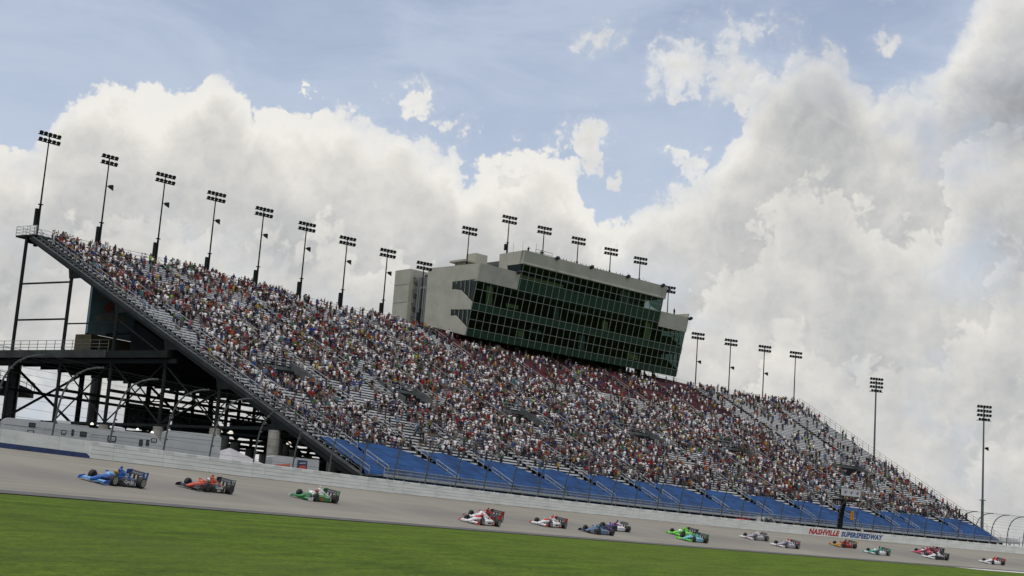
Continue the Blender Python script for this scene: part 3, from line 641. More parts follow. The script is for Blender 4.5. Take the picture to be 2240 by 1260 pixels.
# floors, soffit, back and roof
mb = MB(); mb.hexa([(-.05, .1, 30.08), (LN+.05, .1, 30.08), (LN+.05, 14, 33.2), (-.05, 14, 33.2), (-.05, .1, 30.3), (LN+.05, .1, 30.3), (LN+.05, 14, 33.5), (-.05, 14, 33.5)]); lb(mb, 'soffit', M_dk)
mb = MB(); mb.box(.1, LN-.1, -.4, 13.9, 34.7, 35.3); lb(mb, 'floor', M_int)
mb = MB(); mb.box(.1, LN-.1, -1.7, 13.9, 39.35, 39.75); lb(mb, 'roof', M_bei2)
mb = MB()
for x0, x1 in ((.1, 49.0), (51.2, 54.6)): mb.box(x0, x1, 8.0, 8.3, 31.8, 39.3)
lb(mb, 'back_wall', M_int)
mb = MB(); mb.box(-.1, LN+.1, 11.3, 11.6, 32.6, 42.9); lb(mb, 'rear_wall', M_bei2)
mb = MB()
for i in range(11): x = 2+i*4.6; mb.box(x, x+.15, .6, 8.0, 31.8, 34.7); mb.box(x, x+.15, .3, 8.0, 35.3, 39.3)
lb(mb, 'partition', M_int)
mb = MB(); 
for i in range(60):
    x = 1+random.random()*48; z = random.choice((32.6, 36.4)); y = 1.2+random.random()*4; mb.box(x, x+.5, y, y+.4, z, z+.9+random.random()*.5)
lb(mb, 'seating', mat('chairs_tan', (.20,.17,.13), .8, 0, .3, 3))
mb = MB(); mb.hexa([(.1,-.2,31.5),(LN-.1,-.2,31.5),(LN-.1,8,33),(.1,8,33),(.1,-.2,31.6),(LN-.1,-.2,31.6),(LN-.1,8,33.3),(.1,8,33.3)]); mb.hexa([(.1,-1.,35.9),(LN-.1,-1.,35.9),(LN-.1,8,37.4),(.1,8,37.4),(.1,-1.,36.0),(LN-.1,-1.,36.0),(LN-.1,8,37.6),(.1,8,37.6)]); lb(mb, 'floor', M_int)
# upper press level
mb = MB(); mb.box(9.3, 47.7, 2.9, 3.2, 39.7, 46.5); lb(mb, 'rear_wall', M_bei2)
mb = MB(); mb.box(9.3, 47.7, -3.2, 2.9, 44.3, 44.6); mb.box(9.3, 47.7, -3.2, 2.9, 46.1, 46.3); lb(mb, 'roof', M_bei2)
for x0, x1, yy in ((9.2, 9.45, .8), (47.4, 47.6, -.5)):
    sidewall(x0, x1, [(fy(44.2), 44.2), (2.9, 44.2), (2.9, 46.5), (fy(46.6), 46.6)], 'side_wall', M_bei2)
    if x0 < 10: sidewall(x0, x1, [(fy(39.6), 39.6), (2.9, 39.6), (2.9, 44.2), (.9, 44.2), (.7, 43.2), (fy(41.6), 41.5)], 'side_wall', M_bei2)
    else: sidewall(x0, x1, [(fy(39.6), 39.6), (2.9, 39.6), (2.9, 44.2), (2.2, 44.2), (2.2, 42.6), (fy(41.6), 41.5)], 'side_wall', M_bei2)
    sidewall(x0+.1, x0+.13, [(fy(41.6), 41.6), (.7, 43.2), (.9, 44.2), (fy(44.2), 44.2)], 'side_window', Mg)
mb = MB(); mb.box(9.5, 40, 1.6, 1.8, 39.8, 44.2); lb(mb, 'back_wall', M_int)
M_ol = mat('olive_glow', (.20,.22,.11), .7, 0, .25, 1, emit=.32)  # self-glowing olive, stands in for interior light behind the glass
mb = MB(); mb.box(10., 23, .2, .35, 41.75, 43.0); lb(mb, 'counter', M_ol)  # strip glows by itself to read as a lit room
M_bl = mat('blind_grey_glow', (.20,.26,.24), .7, 0, .2, 1, emit=.10)  # faint glow put into the grey in place of room light
for x, z, w_, h_ in ((36.2,41.8,2.8,2.3),(3.4,36.1,1.5,3.3),(12.4,31.7,1.5,1.2),(14.8,32.9,3.1,.7),(20.,36.2,1.4,2.),(27.9,31.6,1.6,2.8),(33.,36.1,1.5,1.7),(41.3,31.8,3.1,1.1),(45.,36.2,1.4,3.2),(8.2,36.4,3.,.7),(24.,37.9,4.6,.6),(17.,42.9,6,.5)):
    mb = MB(); y_ = fy(z)+.5; mb.box(x, x+w_, y_, y_+.05, z, z+h_); lb(mb, 'glow_blind', M_bl if random.random() < .6 else M_ol)  # panels glow on their own so some panes look lit from inside
# stair tower at the rear left corner
mb = MB(); mb.box(-.5, 5.5, 16.2, 20.6, 26, 43.2); lb(mb, 'stair_tower', M_bei2)
mb = MB()
for z in (30.5, 33.8, 37.1, 40.4): mb.box(-.53, -.5, 16.3, 20.5, z, z+.07)
lb(mb, 'tower_joint', M_mull)
mb = MB(); mb.box(3.0, 5.2, 11.6, 16.2, 27, 42.6); lb(mb, 'stair_core', M_dk)
for i in range(5):
    mb = MB(); z = 30+i*2.4; mb.hexa([(.2, 12.4, z), (1.6, 12.4, z), (1.6, 16, z+2), (.2, 16, z+2), (.2, 12.4, z+.25), (1.6, 12.4, z+.25), (1.6, 16, z+2.25), (.2, 16, z+2.25)])
    mb.box(.2, 3, 11.7, 12.5, z-.1, z+.12); mb.tube([(.2, 12.4, z+1.1), (.2, 16, z+3.1)], .05, 4); mb.tube([(.2, 12.4, z+.7), (.2, 16, z+2.7)], .04, 4); lb(mb, 'stair_flight', M_galv)
mb = MB()
for i in range(5): mb.box(.0, .25, 11.9+i*.55, 12.15+i*.55, 33.0, 41.5)
lb(mb, 'louvre', mat('louvre_grey', (.15,.16,.16), .6))
# undercroft piers and back wall behind the top rows
for x in (3.2, 16, 29., 31.6, 44, 50.6):
    mb = MB(); mb.box(x, x+1.0, 5.6, 6.6, 26, 31.6); lb(mb, 'pier', M_steel)
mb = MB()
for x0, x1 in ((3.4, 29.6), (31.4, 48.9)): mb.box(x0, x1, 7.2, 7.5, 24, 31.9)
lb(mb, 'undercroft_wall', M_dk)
# roof equipment, fascia lights, antennas
mb = MB(); mb.box(3.0, 8.3, 5, 8, 39.8, 44.1); mb.box(2.2, 8.6, 4.4, 8.6, 44.1, 44.45); mb.box(5.4, 8.2, 5.2, 7.8, 44.45, 46.2); lb(mb, 'roof_plant', M_beige)
mb = MB(); mb.box(10.5, 15.5, 4.5, 8, 41, 45.6); lb(mb, 'roof_plant', M_galv)
for x, z in ((8.6, 42.7), (17, 46.7), (26, 46.7), (36, 46.7), (46, 46.7), (47.9, 46.0), (LN+.2, 41.8)):
    mb = MB(); y = fy(z)-.55; mb.obox((x, y, z-.15), (1,0,0), (0,.9,-.44), (0,.44,.9), .28, .35, .22); mb.tube([(x, y+.3, z-.1), (x, y+.8, z+.05)], .05, 5); lb(mb, 'floodlight', M_black)
for x, y, h in ((9.6, 0, 2.2), (12.8, 1, 3.0), (16.2, 1, 3.3), (34, 0, 1.8), (40, 0, 2.1), (43, 0, 1.4), (44.5, 0, 2.0), (46, 0, 1.5), (52, 1, .9)):
    mb = MB(); z = 46.3 if 9 < x < 49 else 41.6; mb.tube([(x, y, z-.2), (x, y, z+h)], .035, 4); lb(mb, 'antenna', M_galv)
mb = MB()
for h in (.5, 1.0): mb.tube([(12.3, -3.0, 46.4+h), (16.5, -3.0, 46.4+h)], .04, 4)
for x in (12.3, 14.4, 16.5): mb.tube([(x, -3.0, 46.4), (x, -3.0, 47.4)], .04, 4)
lb(mb, 'roof_rail', M_galv)
# ------------------------------------------------------------------ light poles
def lamp_mesh():
    mb = MB(); R = []
    for x, r in ((-.24, .09), (-.17, .18), (0, .25), (.12, .29), (.16, .30)):
        R.append([(x, r*math.cos(2*math.pi*a/10), r*.92*math.sin(2*math.pi*a/10)) for a in range(10)])
    mb.rings(R); mb.tube([(0, 0, -.22), (0, 0, -.34)], .05, 5)
    me = mb.build('lamp_tmp', M_black); d = me.data; bpy.data.objects.remove(me); return d
LAMP = lamp_mesh()
def light_pole(base, top, label, rows=2, cols=5, rbase=.22, speaker=True, box=True, yaw=0., arm=.86, group='floodlight poles along the back of the grandstand', m=None):
    base = Vector(base); top = Vector(top); H = top.z-base.z; m = m or M_steel
    e = empty('light_pole', base, label, 'light pole', group)
    s_dir = Vector((math.cos(yaw), math.sin(yaw), 0)); f_dir = Vector((s_dir.y, -s_dir.x, 0))     # lamps look along f_dir
    mb = MB(); mb.tube([base, base+Vector((0,0,H*.36)), base+Vector((0,0,H*.37)), base+Vector((0,0,H*.99))], [rbase*.85, rbase*.7, rbase*.55, rbase*.38], 8)
    mb.tube([base+Vector((0,0,H*.37)), base+Vector((0,0,H*.375))], rbase*1.6, 8); mb.tube([base, base+Vector((0,0,.5))], rbase*1.3, 8); mb.build('pole', m, e)
    for r in range(rows):
        z = H-.22-r*arm; c = base+Vector((0,0,z)); W2 = (cols-1)*.5*.64
        mb = MB(); mb.beam(c-s_dir*(W2+.3), c+s_dir*(W2+.3), .12, .12); ca = mb.build('crossarm', m, e)
        n_ = cols if r < 3 else cols-1
        for k in range(n_):
            o = bpy.data.objects.new('lamp', LAMP); COL.objects.link(o); o.parent = ca; o.location = c+s_dir*((k-(n_-1)/2)*.64)+Vector((0,0,.28))+f_dir*.1
            o.rotation_euler = (0, R_(32), math.atan2(f_dir.y, f_dir.x))
    if speaker:
        mb = MB(); c = base+Vector((0,0,H*.72)); d = (f_dir*.6+s_dir*.8).normalized(); w = d.cross(Vector((0,0,1)))
        mb.rings([[c+d*.3+w*a*.15+Vector((0,0,b*.15)) for a, b in ((-1,-1),(1,-1),(1,1),(-1,1))], [c+d*.95-Vector((0,0,.15))+w*a*.38+Vector((0,0,b*.36)) for a, b in ((-1,-1),(1,-1),(1,1),(-1,1))]])
        mb.tube([c, c+d*.35], .06, 5); mb.build('horn_speaker', M_steel, e)
    if box:
        mb = MB(); c = base+Vector((0,0,H*.255))-s_dir*.42; mb.obox(c, s_dir, f_dir, (0,0,1), .16, .2, H*.075); mb.build('ballast_box', m, e)
    return e
PL = [(63.8,62.9,30.5,43.9),(72.6,62.9,30.3,43.7),(81.3,63,31.0,43.7),(89.7,63,31.0,43.4),(98.,63,30.8,43.3),(105.8,63,30.4,43.),(113.5,63,30.3,42.6),(121.4,63,30.6,42.4),(128.8,63,30.5,41.9)]
ordn = ['first','second','third','fourth','fifth','sixth','seventh','eighth','ninth','tenth']
for i, (s, n, z0, z1) in enumerate(PL):
    t_ = WT-WK*s
    light_pole(P(s, 63.0, 29.0), P(s, 63.0, z1+.05), f'floodlight pole on the stand left of the building, {ordn[i]} from the left end', speaker=(0 < i < 8), yaw=t_+R_(-12), cols=4 if i == 1 else 5)
PR = [(137.6,44.0,49.9),(145.9,46.3,54.0),(153.7,46.3,53.9),(161.5,46.3,53.7),(169.1,46.3,53.3),(176.1,46.3,53.0),(183.2,39.8,48.6)]
for i, (s, z0, z1) in enumerate(PR):
    light_pole(P(s-2.55, 60, (39.6, 46.0)[0 < i < 6]), P(s-2.55, 60, z1-.5), f'short floodlight pole on the roof of the suite building, {ordn[i]} from the left', speaker=False, yaw=WT-WK*s+R_(-12), group='floodlight poles on the suite building roof', rbase=.2)
PQ = [(190.6,40.5),(198.7,40.5),(207.1,40.5),(214.9,40.4)]
for i, (s, z1) in enumerate(PQ):
    light_pole(P(s, 62.8, 20), P(s, 62.8, z1), f'floodlight pole right of the suite building, {ordn[i]} from the left', speaker=i < 3, yaw=WT-WK*s+R_(-12), rbase=.24)
M_pg = mat('pole_grey_green', (.09,.12,.11), .5, .3, .1, .3)
light_pole(P(224, 49.2, -.7), P(224, 49.1, 35.2), 'tall grey floodlight pole rising behind the right slope of the stand, four lamp rows', 4, 5, .42, False, False, yaw=R_(15), arm=.84, group=None, m=M_pg)
light_pole(P(224, 20.5, -.7), P(224, 20.5, 28.2), 'tall grey floodlight pole standing beyond the right end of the stand, by itself', 4, 5, .38, True, False, yaw=R_(12), arm=.84, group=None, m=M_pg)

# ------------------------------------------------------------------ people
SKIN = mat('skin', (.16,.088,.062), .7); HAIR = mat('hair_brown', (.035,.02,.012), .8)
SH = {'white':(.68,.68,.68),'pale grey':(.38,.39,.41),'black':(.012,.012,.014),'navy blue':(.015,.025,.09),'red':(.42,.018,.02),'dark red':(.20,.012,.016),'orange':(.55,.12,.02),'light blue':(.22,.36,.56),'royal blue':(.03,.09,.38),'tan':(.34,.26,.16),'yellow':(.58,.40,.05),'green':(.05,.22,.07),'lime green':(.35,.65,.05),'teal':(.06,.28,.28),'brown':(.10,.055,.03),'pink':(.55,.20,.28),'dark grey':(.06,.065,.07),'olive':(.10,.11,.04)}
SHM = {k: mat('cloth_'+k.replace(' ', '_'), tuple(c*(.92 if k == 'white' else .52) for c in v), .95, spec=.2) for k, v in SH.items()}
SHW = {'white':25,'pale grey':14,'black':20,'navy blue':10,'red':4.5,'dark red':5,'orange':2.0,'light blue':5,'royal blue':3,'tan':2.5,'yellow':2.2,'green':1.8,'lime green':.35,'teal':1.4,'brown':1,'pink':1,'dark grey':9,'olive':2}
PT = [mat('denim', (.03,.045,.09), .9), mat('khaki', (.16,.125,.08), .9), mat('black_trousers', (.012,.012,.014), .9), mat('grey_shorts', (.07,.07,.07), .9), mat('white_shorts', (.4,.4,.39), .9)]
HT = [HAIR, mat('hair_black', (.01,.008,.007), .8), mat('hair_blond', (.28,.18,.07), .8), mat('cap_white', (.72,.72,.7), .8), mat('cap_red', (.35,.02,.02), .8), mat('cap_navy', (.012,.02,.06), .8), mat('cap_black', (.01,.01,.01), .8)]
def skel(arms, sit=False):
    V = {}; E_ = []
    def a(k, p, r): V[k] = (Vector(p), r)
    dz = -.42 if sit else 0
    a('pelvis', (0,0,.95+dz), .135); a('waist', (0,0,1.12+dz), .13); a('chest', (.01,0,1.34+dz), .16); a('collar', (0,0,1.46+dz), .085); a('neck', (.01,0,1.52+dz), .055)
    a('jaw', (.035,0,1.585+dz), .075); a('skull', (.012,0,1.68+dz), .10); a('crown', (.0,0,1.755+dz), .065)
    E_ += [('pelvis','waist'),('waist','chest'),('chest','collar'),('collar','neck'),('neck','jaw'),('jaw','skull'),('skull','crown')]
    for sd_, k in ((1,'l'),(-1,'r')):
        if sit: pts = [((.02,.1*sd_,.50),.10),((.42,.13*sd_,.50),.075),((.44,.13*sd_,.08),.05),((.58,.14*sd_,.04),.045)]
        else: pts = [((0,.095*sd_,.86),.10),((.025,.115*sd_,.5),.07),((0,.125*sd_,.08),.05),((.15,.14*sd_,.035),.045)]
        nm = ['hip','knee','ankle','toe']; pv = 'pelvis'
        for n_, (p, r) in zip(nm, pts): a(n_+k, p, r); E_.append((pv, n_+k)); pv = n_+k
        A_ = arms[0 if sd_ > 0 else 1]; sh = Vector((0,.19*sd_,1.42+dz)); a('shoulder'+k, sh, .068)
        el_, wr, ha = {'down':((0,.235,1.14),(.06,.25,.9),(.09,.25,.81)), 'hip':((-.06,.34,1.18),(.06,.21,1.02),(.12,.17,1.0)), 'up':((.03,.30,1.66),(.02,.27,1.92),(.02,.26,2.02)),
            'eyes':((.2,.27,1.44),(.16,.12,1.64),(.14,.06,1.68)), 'fwd':((.14,.24,1.18),(.36,.16,1.24),(.45,.12,1.26)), 'point':((.22,.24,1.42),(.46,.24,1.46),(.56,.24,1.47)), 'fold':((.06,.27,1.17),(.22,.06,1.20),(.2,-.03,1.21)), 'lap':((.05,.25,1.16),(.28,.18,1.0),(.36,.14,.98))}[A_]
        for n_, q, r in (('elbow', el_, .047), ('wrist', wr, .033), ('hand', ha, .042)): a(n_+k, (q[0], q[1]*sd_, q[2]+dz), r)
        E_ += [('collar','shoulder'+k),('shoulder'+k,'elbow'+k),('elbow'+k,'wrist'+k),('wrist'+k,'hand'+k)]
    return V, E_
def proto(arms, sit=False, sub=0):
    V, E_ = skel(arms, sit); ks = list(V); ix = {k: i for i, k in enumerate(ks)}
    me = bpy.data.meshes.new('sk'); me.from_pydata([V[k][0] for k in ks], [(ix[a], ix[b]) for a, b in E_], [])
    o = bpy.data.objects.new('sk', me); COL.objects.link(o); o.modifiers.new('s', 'SKIN')
    for k in ks: me.skin_vertices[0].data[ix[k]].radius = (V[k][1]*(.72 if k in ('pelvis','waist','chest') else 1), V[k][1]*1.0)
    for k in ks: me.skin_vertices[0].data[ix[k]].use_root = (k == 'pelvis')
    if sub: m_ = o.modifiers.new('u', 'SUBSURF'); m_.levels = sub; m_.render_levels = sub
    dg = bpy.context.evaluated_depsgraph_get(); out = bpy.data.meshes.new_from_object(o.evaluated_get(dg)); bpy.data.objects.remove(o)
    cls = []
    for f in out.polygons:
        c = f.center; best = None
        for a, b in E_:
            A_, B_ = V[a][0], V[b][0]; d = B_-A_; t = max(0, min(1, (c-A_).dot(d)/d.dot(d))); dd = (c-A_-d*t).length-.4*(V[a][1]*(1-t)+V[b][1]*t)
            if best is None or dd < best[0]: best = (dd, a, b, t)
        _, a, b, t = best; top_ = 1.6+(-.42 if sit else 0)
        if b in ('jaw','skull','crown') or a in ('jaw','skull'): k = 3 if (c.z > top_+.1 or (c.x < -.01 and c.z > top_-.04)) else 0
        elif b == 'neck': k = 0
        elif b[:5] in ('wrist','hand') or b[:4] == 'hand' or (b[:5] == 'elbow' and t > .75): k = 0
        elif b[:3] in ('hip','kne') or (b[:5] == 'ankle' and t < .15): k = 2
        elif b[:5] == 'ankle': k = 4
        elif b[:3] == 'toe': k = 5
        else: k = 1
        if a == 'pelvis' and b == 'waist' and t < .2: k = 2
        cls.append(k)
    return out, cls
POSES = [('arms down', ('down','down'), False), ('hands on hips', ('hip','hip'), False), ('both arms raised', ('up','up'), False), ('one arm raised', ('up','down'), False), ('hand shading eyes', ('eyes','down'), False),
         ('arms folded', ('fold','fold'), False), ('arm pointing', ('point','down'), False), ('hands held forward', ('fwd','fwd'), False), ('sitting', ('lap','lap'), True)]
HI, LOW = [], []
for nm, ar, sit in POSES:
    m1, c1 = proto(ar, sit, 1)
    for q in (SKIN, SHM['white'], PT[0], HAIR, PT[0], HT[6]): m1.materials.append(q)
    m1.polygons.foreach_set('material_index', c1); m1.polygons.foreach_set('use_smooth', [True]*len(c1)); m1.update(); HI.append(m1)
    m0, c0 = proto(ar, sit, 0); co = np.empty(len(m0.vertices)*3, np.float32); m0.vertices.foreach_get('co', co)
    LOW.append((co.reshape(-1, 3), [tuple(p.vertices) for p in m0.polygons], c0))
names = list(SHW); wts = np.array([SHW[k] for k in names]); wts /= wts.sum()
gx = rng.random((60, 40))
def dens(s, r):
    a, b = s/5.5, r/5.; i, j = int(a), int(b); fa, fb = a-i, b-j; q = gx[i % 60, j % 40]*(1-fa)*(1-fb)+gx[(i+1) % 60, j % 40]*fa*(1-fb)+gx[i % 60, (j+1) % 40]*(1-fa)*fb+gx[(i+1) % 60, (j+1) % 40]*fa*fb
    d = .53+.95*(q-.5)
    if s > 186 and 34 < r < 60: d *= .32
    if s > 184 and 12 < r < 34: d *= .62
    if s > 205: d *= .7
    if 72 < s < 90 and 50 < r < 62: d *= .6
    if s < 100 and 9 < r < 24: d *= .75
    if 100 < s < 180 and 14 < r < 45: d *= 1.25
    if 127 < s < 186 and r > 48: d *= .72
    if 133 < s < 185 and r > 61: d = .12
    return min(.92, max(.05, d))
people = []
for k, (a, b) in enumerate(SEC):
    for r in range(9, ROWS+1):
        x = a+.3; cnt = 0
        while x < b-.2:
            if in_vom(x, r): x += .6; continue
            dd = dens(x, r)*(1.0 if r < ROWS else .45)
            if rng.random() < dd:
                cnt += 1; pose = int(rng.choice(9, p=[.34,.12,.05,.08,.08,.09,.04,.10,.10])); people.append([k, r, x, cnt, pose])
                x += .46+rng.random()*.08
            else: x += .50
def place(k, r, x, cnt, pose):
    if r >= ROWS: p = G(x, ROWS, .5+rng.random()*.7, 0)
    else: p = G(x, r, (.15+rng.random()*.2) if pose < 8 else .42, .0)
    yaw = math.atan2(-NN(x).y, -NN(x).x)+rng.normal(0, .45)
    return p, yaw, .84+rng.random()*.16
P_ALL = []
for q in people:
    p, yaw, sc = place(*q); P_ALL.append((q, p, yaw, sc, names[int(rng.choice(len(names), p=wts))], int(rng.choice(5, p=[.34,.16,.28,.14,.08])), int(rng.choice(7, p=[.3,.22,.06,.24,.06,.05,.07]))))
def visible(z): q = z[0]; return not (q[1] > 60 and 134 < q[2] < 184)
order = sorted([i for i in range(len(P_ALL)) if visible(P_ALL[i])], key=lambda i: P_ALL[i][1].length/P_ALL[i][3])
NEAR = set(order[:262])
def put_person(p, yaw, sc, pose, shirt, pants, hair, label, group):
    o = bpy.data.objects.new('person', HI[pose]); COL.objects.link(o); o.location = p; o.rotation_euler = (0, 0, yaw); o.scale = (sc, sc, sc)
    ms_ = (None, SHM[shirt], PT[pants], HT[hair], PT[pants] if pants in (0, 2) else SKIN, None)
    for i, m_ in enumerate(ms_):
        if m_: o.material_slots[i].link = 'OBJECT'; o.material_slots[i].material = m_
    return tag(o, label, 'person', group)
def nth(n): return str(n)+('th' if 10 <= n % 100 <= 20 else {1:'st',2:'nd',3:'rd'}.get(n % 10, 'th'))
for i in sorted(NEAR):
    (k, r, x, cnt, pose), p, yaw, sc, sh, pa, ha = P_ALL[i]
    put_person(p, yaw, sc, pose, sh, pa, ha, f'person in {sh} top, {POSES[pose][0]}, {nth(cnt)} from left, bench row {r}, {ORD[k]} block', 'spectators on the nearest benches')
cm = [SKIN]+[SHM[n] for n in names]+PT+HT; i_sh = 1; i_pt = 1+len(names); i_ht = i_pt+len(PT)
VV, FF, MI, LS = [], [], [], []; off = 0
for i, (q, p, yaw, sc, sh, pa, ha) in enumerate(P_ALL):
    if i in NEAR: continue
    co, fs, cl = LOW[q[4]]; c_, s_ = math.cos(yaw)*sc, math.sin(yaw)*sc
    v = np.empty_like(co); v[:, 0] = co[:, 0]*c_-co[:, 1]*s_+p.x; v[:, 1] = co[:, 0]*s_+co[:, 1]*c_+p.y; v[:, 2] = co[:, 2]*sc+p.z
    VV.append(v); ii = (0, i_sh+names.index(sh), i_pt+pa, i_ht+ha, i_pt+pa if pa in (0, 2) else 0, i_ht+6)
    for f, c in zip(fs, cl): FF.append([z+off for z in f]); MI.append(ii[c])
    off += len(co)
me = bpy.data.meshes.new('crowd'); V_ = np.concatenate(VV); me.vertices.add(len(V_)); me.vertices.foreach_set('co', V_.ravel())
tot = [len(f) for f in FF]; me.loops.add(sum(tot)); me.loops.foreach_set('vertex_index', np.concatenate([np.array(f) for f in FF]))
me.polygons.add(len(FF)); me.polygons.foreach_set('loop_start', np.concatenate([[0], np.cumsum(tot)[:-1]])); me.polygons.foreach_set('loop_total', tot)
for m_ in cm: me.materials.append(m_)
me.polygons.foreach_set('material_index', MI); me.update(calc_edges=True)
o = bpy.data.objects.new('crowd', me); COL.objects.link(o); tag(o, 'dense crowd of spectators filling the upper and farther benches of the grandstand', 'crowd', None, 'stuff')
print('people', len(people), 'faces', len(FF))
# roof spectators (building coordinates)
Mb = Matrix.Translation(Vector((-7.37, 245.594, ZB))) @ Matrix.Rotation(R_(42.443), 4, 'Z')
roofp = [(12.2,-1.2,46.3,4,'black','standing by the rail near the left corner'),(15.6,-1.0,46.3,1,'dark grey','standing right of the second roof pole'),(53.2,-.8,41.7,0,'black','standing alone on the lower right roof')]
for i, (x, y, z, po, sh, w_) in enumerate(roofp):
    put_person(Mb@Vector((x, y, z)), R_(42.4-90), 1., po, sh, 2, 1, f'dark figure {w_} of the suite building', 'people on the suite building roof')
xs_ = [18.5,19.4,20.2,21.0,22.4,23.1,23.9,24.8,25.4,26.3,27.0,28.4,29.3,30.4,31.0,31.9,34.6,35.5,36.4,41.2,43.0]
for i, x in enumerate(xs_):
    put_person(Mb@Vector((x, -2.2+rng.random()*.3, 46.0)), R_(42.4-90), .95, 8, ('black','dark grey','navy blue')[i % 3], 2, (1, 6, 0)[i % 3], f'seated dark figure behind the roof parapet, {nth(i+1)} from the left', 'people on the suite building roof')
for s, n, z, po, sh, w_ in ((147.7,2.2,-.7,0,'red','right of the parked safety truck'),(151.6,2.0,-.7,7,'dark grey','between the truck and the flag stand'),(143.0,2.2,-.7,1,'black','left of the safety truck'),(144.4,2.0,-.7,0,'navy blue','close beside the safety truck'),(166.9,1.8,-.7,0,'black','first right of the flag stand'),(168.6,1.8,-.7,0,'white','second right of the flag stand'),(171.2,2.0,-.7,0,'dark red','with arms down above the word end'),(173.2,1.9,-.7,1,'navy blue','farthest right above the wall lettering')):
    put_person(P(s, n, z)+Vector((0,0,.9)), math.atan2(-NN(s).y, -NN(s).x), 1.0, po, sh, 2, 3, f'person in {sh} behind the white wall, {w_}', 'track workers behind the wall')
mb = MB()
mb.arcbox(141.5, 175, 1.2, 3.0, -.7, .2); tag(mb.build('worker_platform', M_conc), 'low concrete ledge behind the wall where track workers stand', 'ledge')
for k_, (n, z) in enumerate(((50,15.1),)):
    put_person(P(64.6, 56.6, z), 1.2, 1., 8, 'orange', 2, 1, 'person in orange seated at the rail of the raised concourse', None)

# ------------------------------------------------------------------ racing cars
M_tyre = mat('tyre_rubber', (.012,.012,.012), .75, 0, .2, 8); M_carbon = mat('carbon', (.012,.012,.013), .35)
PAINT = {}
def paint(c):
    if c not in PAINT:
        d = {'blue':(.012,.085,.34),'lightblue':(.16,.36,.62),'black':(.012,.012,.014),'orange':(.50,.075,.025),'white':(.70,.70,.69),'green':(.03,.20,.04),'red':(.55,.02,.012),'darkred':(.28,.012,.012),'steelblue':(.10,.17,.27),'purple':(.09,.04,.28),'lime':(.16,.62,.05),'sky':(.17,.46,.52),'silver':(.36,.34,.37),'yellow':(.46,.27,.02),'teal':(.05,.36,.27),'pink':(.52,.10,.16),'crimson':(.5,.02,.05),'navy':(.01,.02,.08),'violetgrey':(.26,.2,.33)}[c]
        PAINT[c] = mat('paint_'+c, tuple(q*.88 for q in d), .22, 0, .22, 5.)
    return PAINT[c]
M_rimw = mat('rim_silver', (.5,.5,.48), .35, .6); M_rimb = mat('rim_dark', (.06,.06,.06), .4, .5)
def lathe_y(mb, prof, k=20):
    R = []
    for y, r in prof: R.append([(r*math.cos(2*math.pi*a/k), y, r*math.sin(2*math.pi*a/k)) for a in range(k)])
    mb.rings(R)
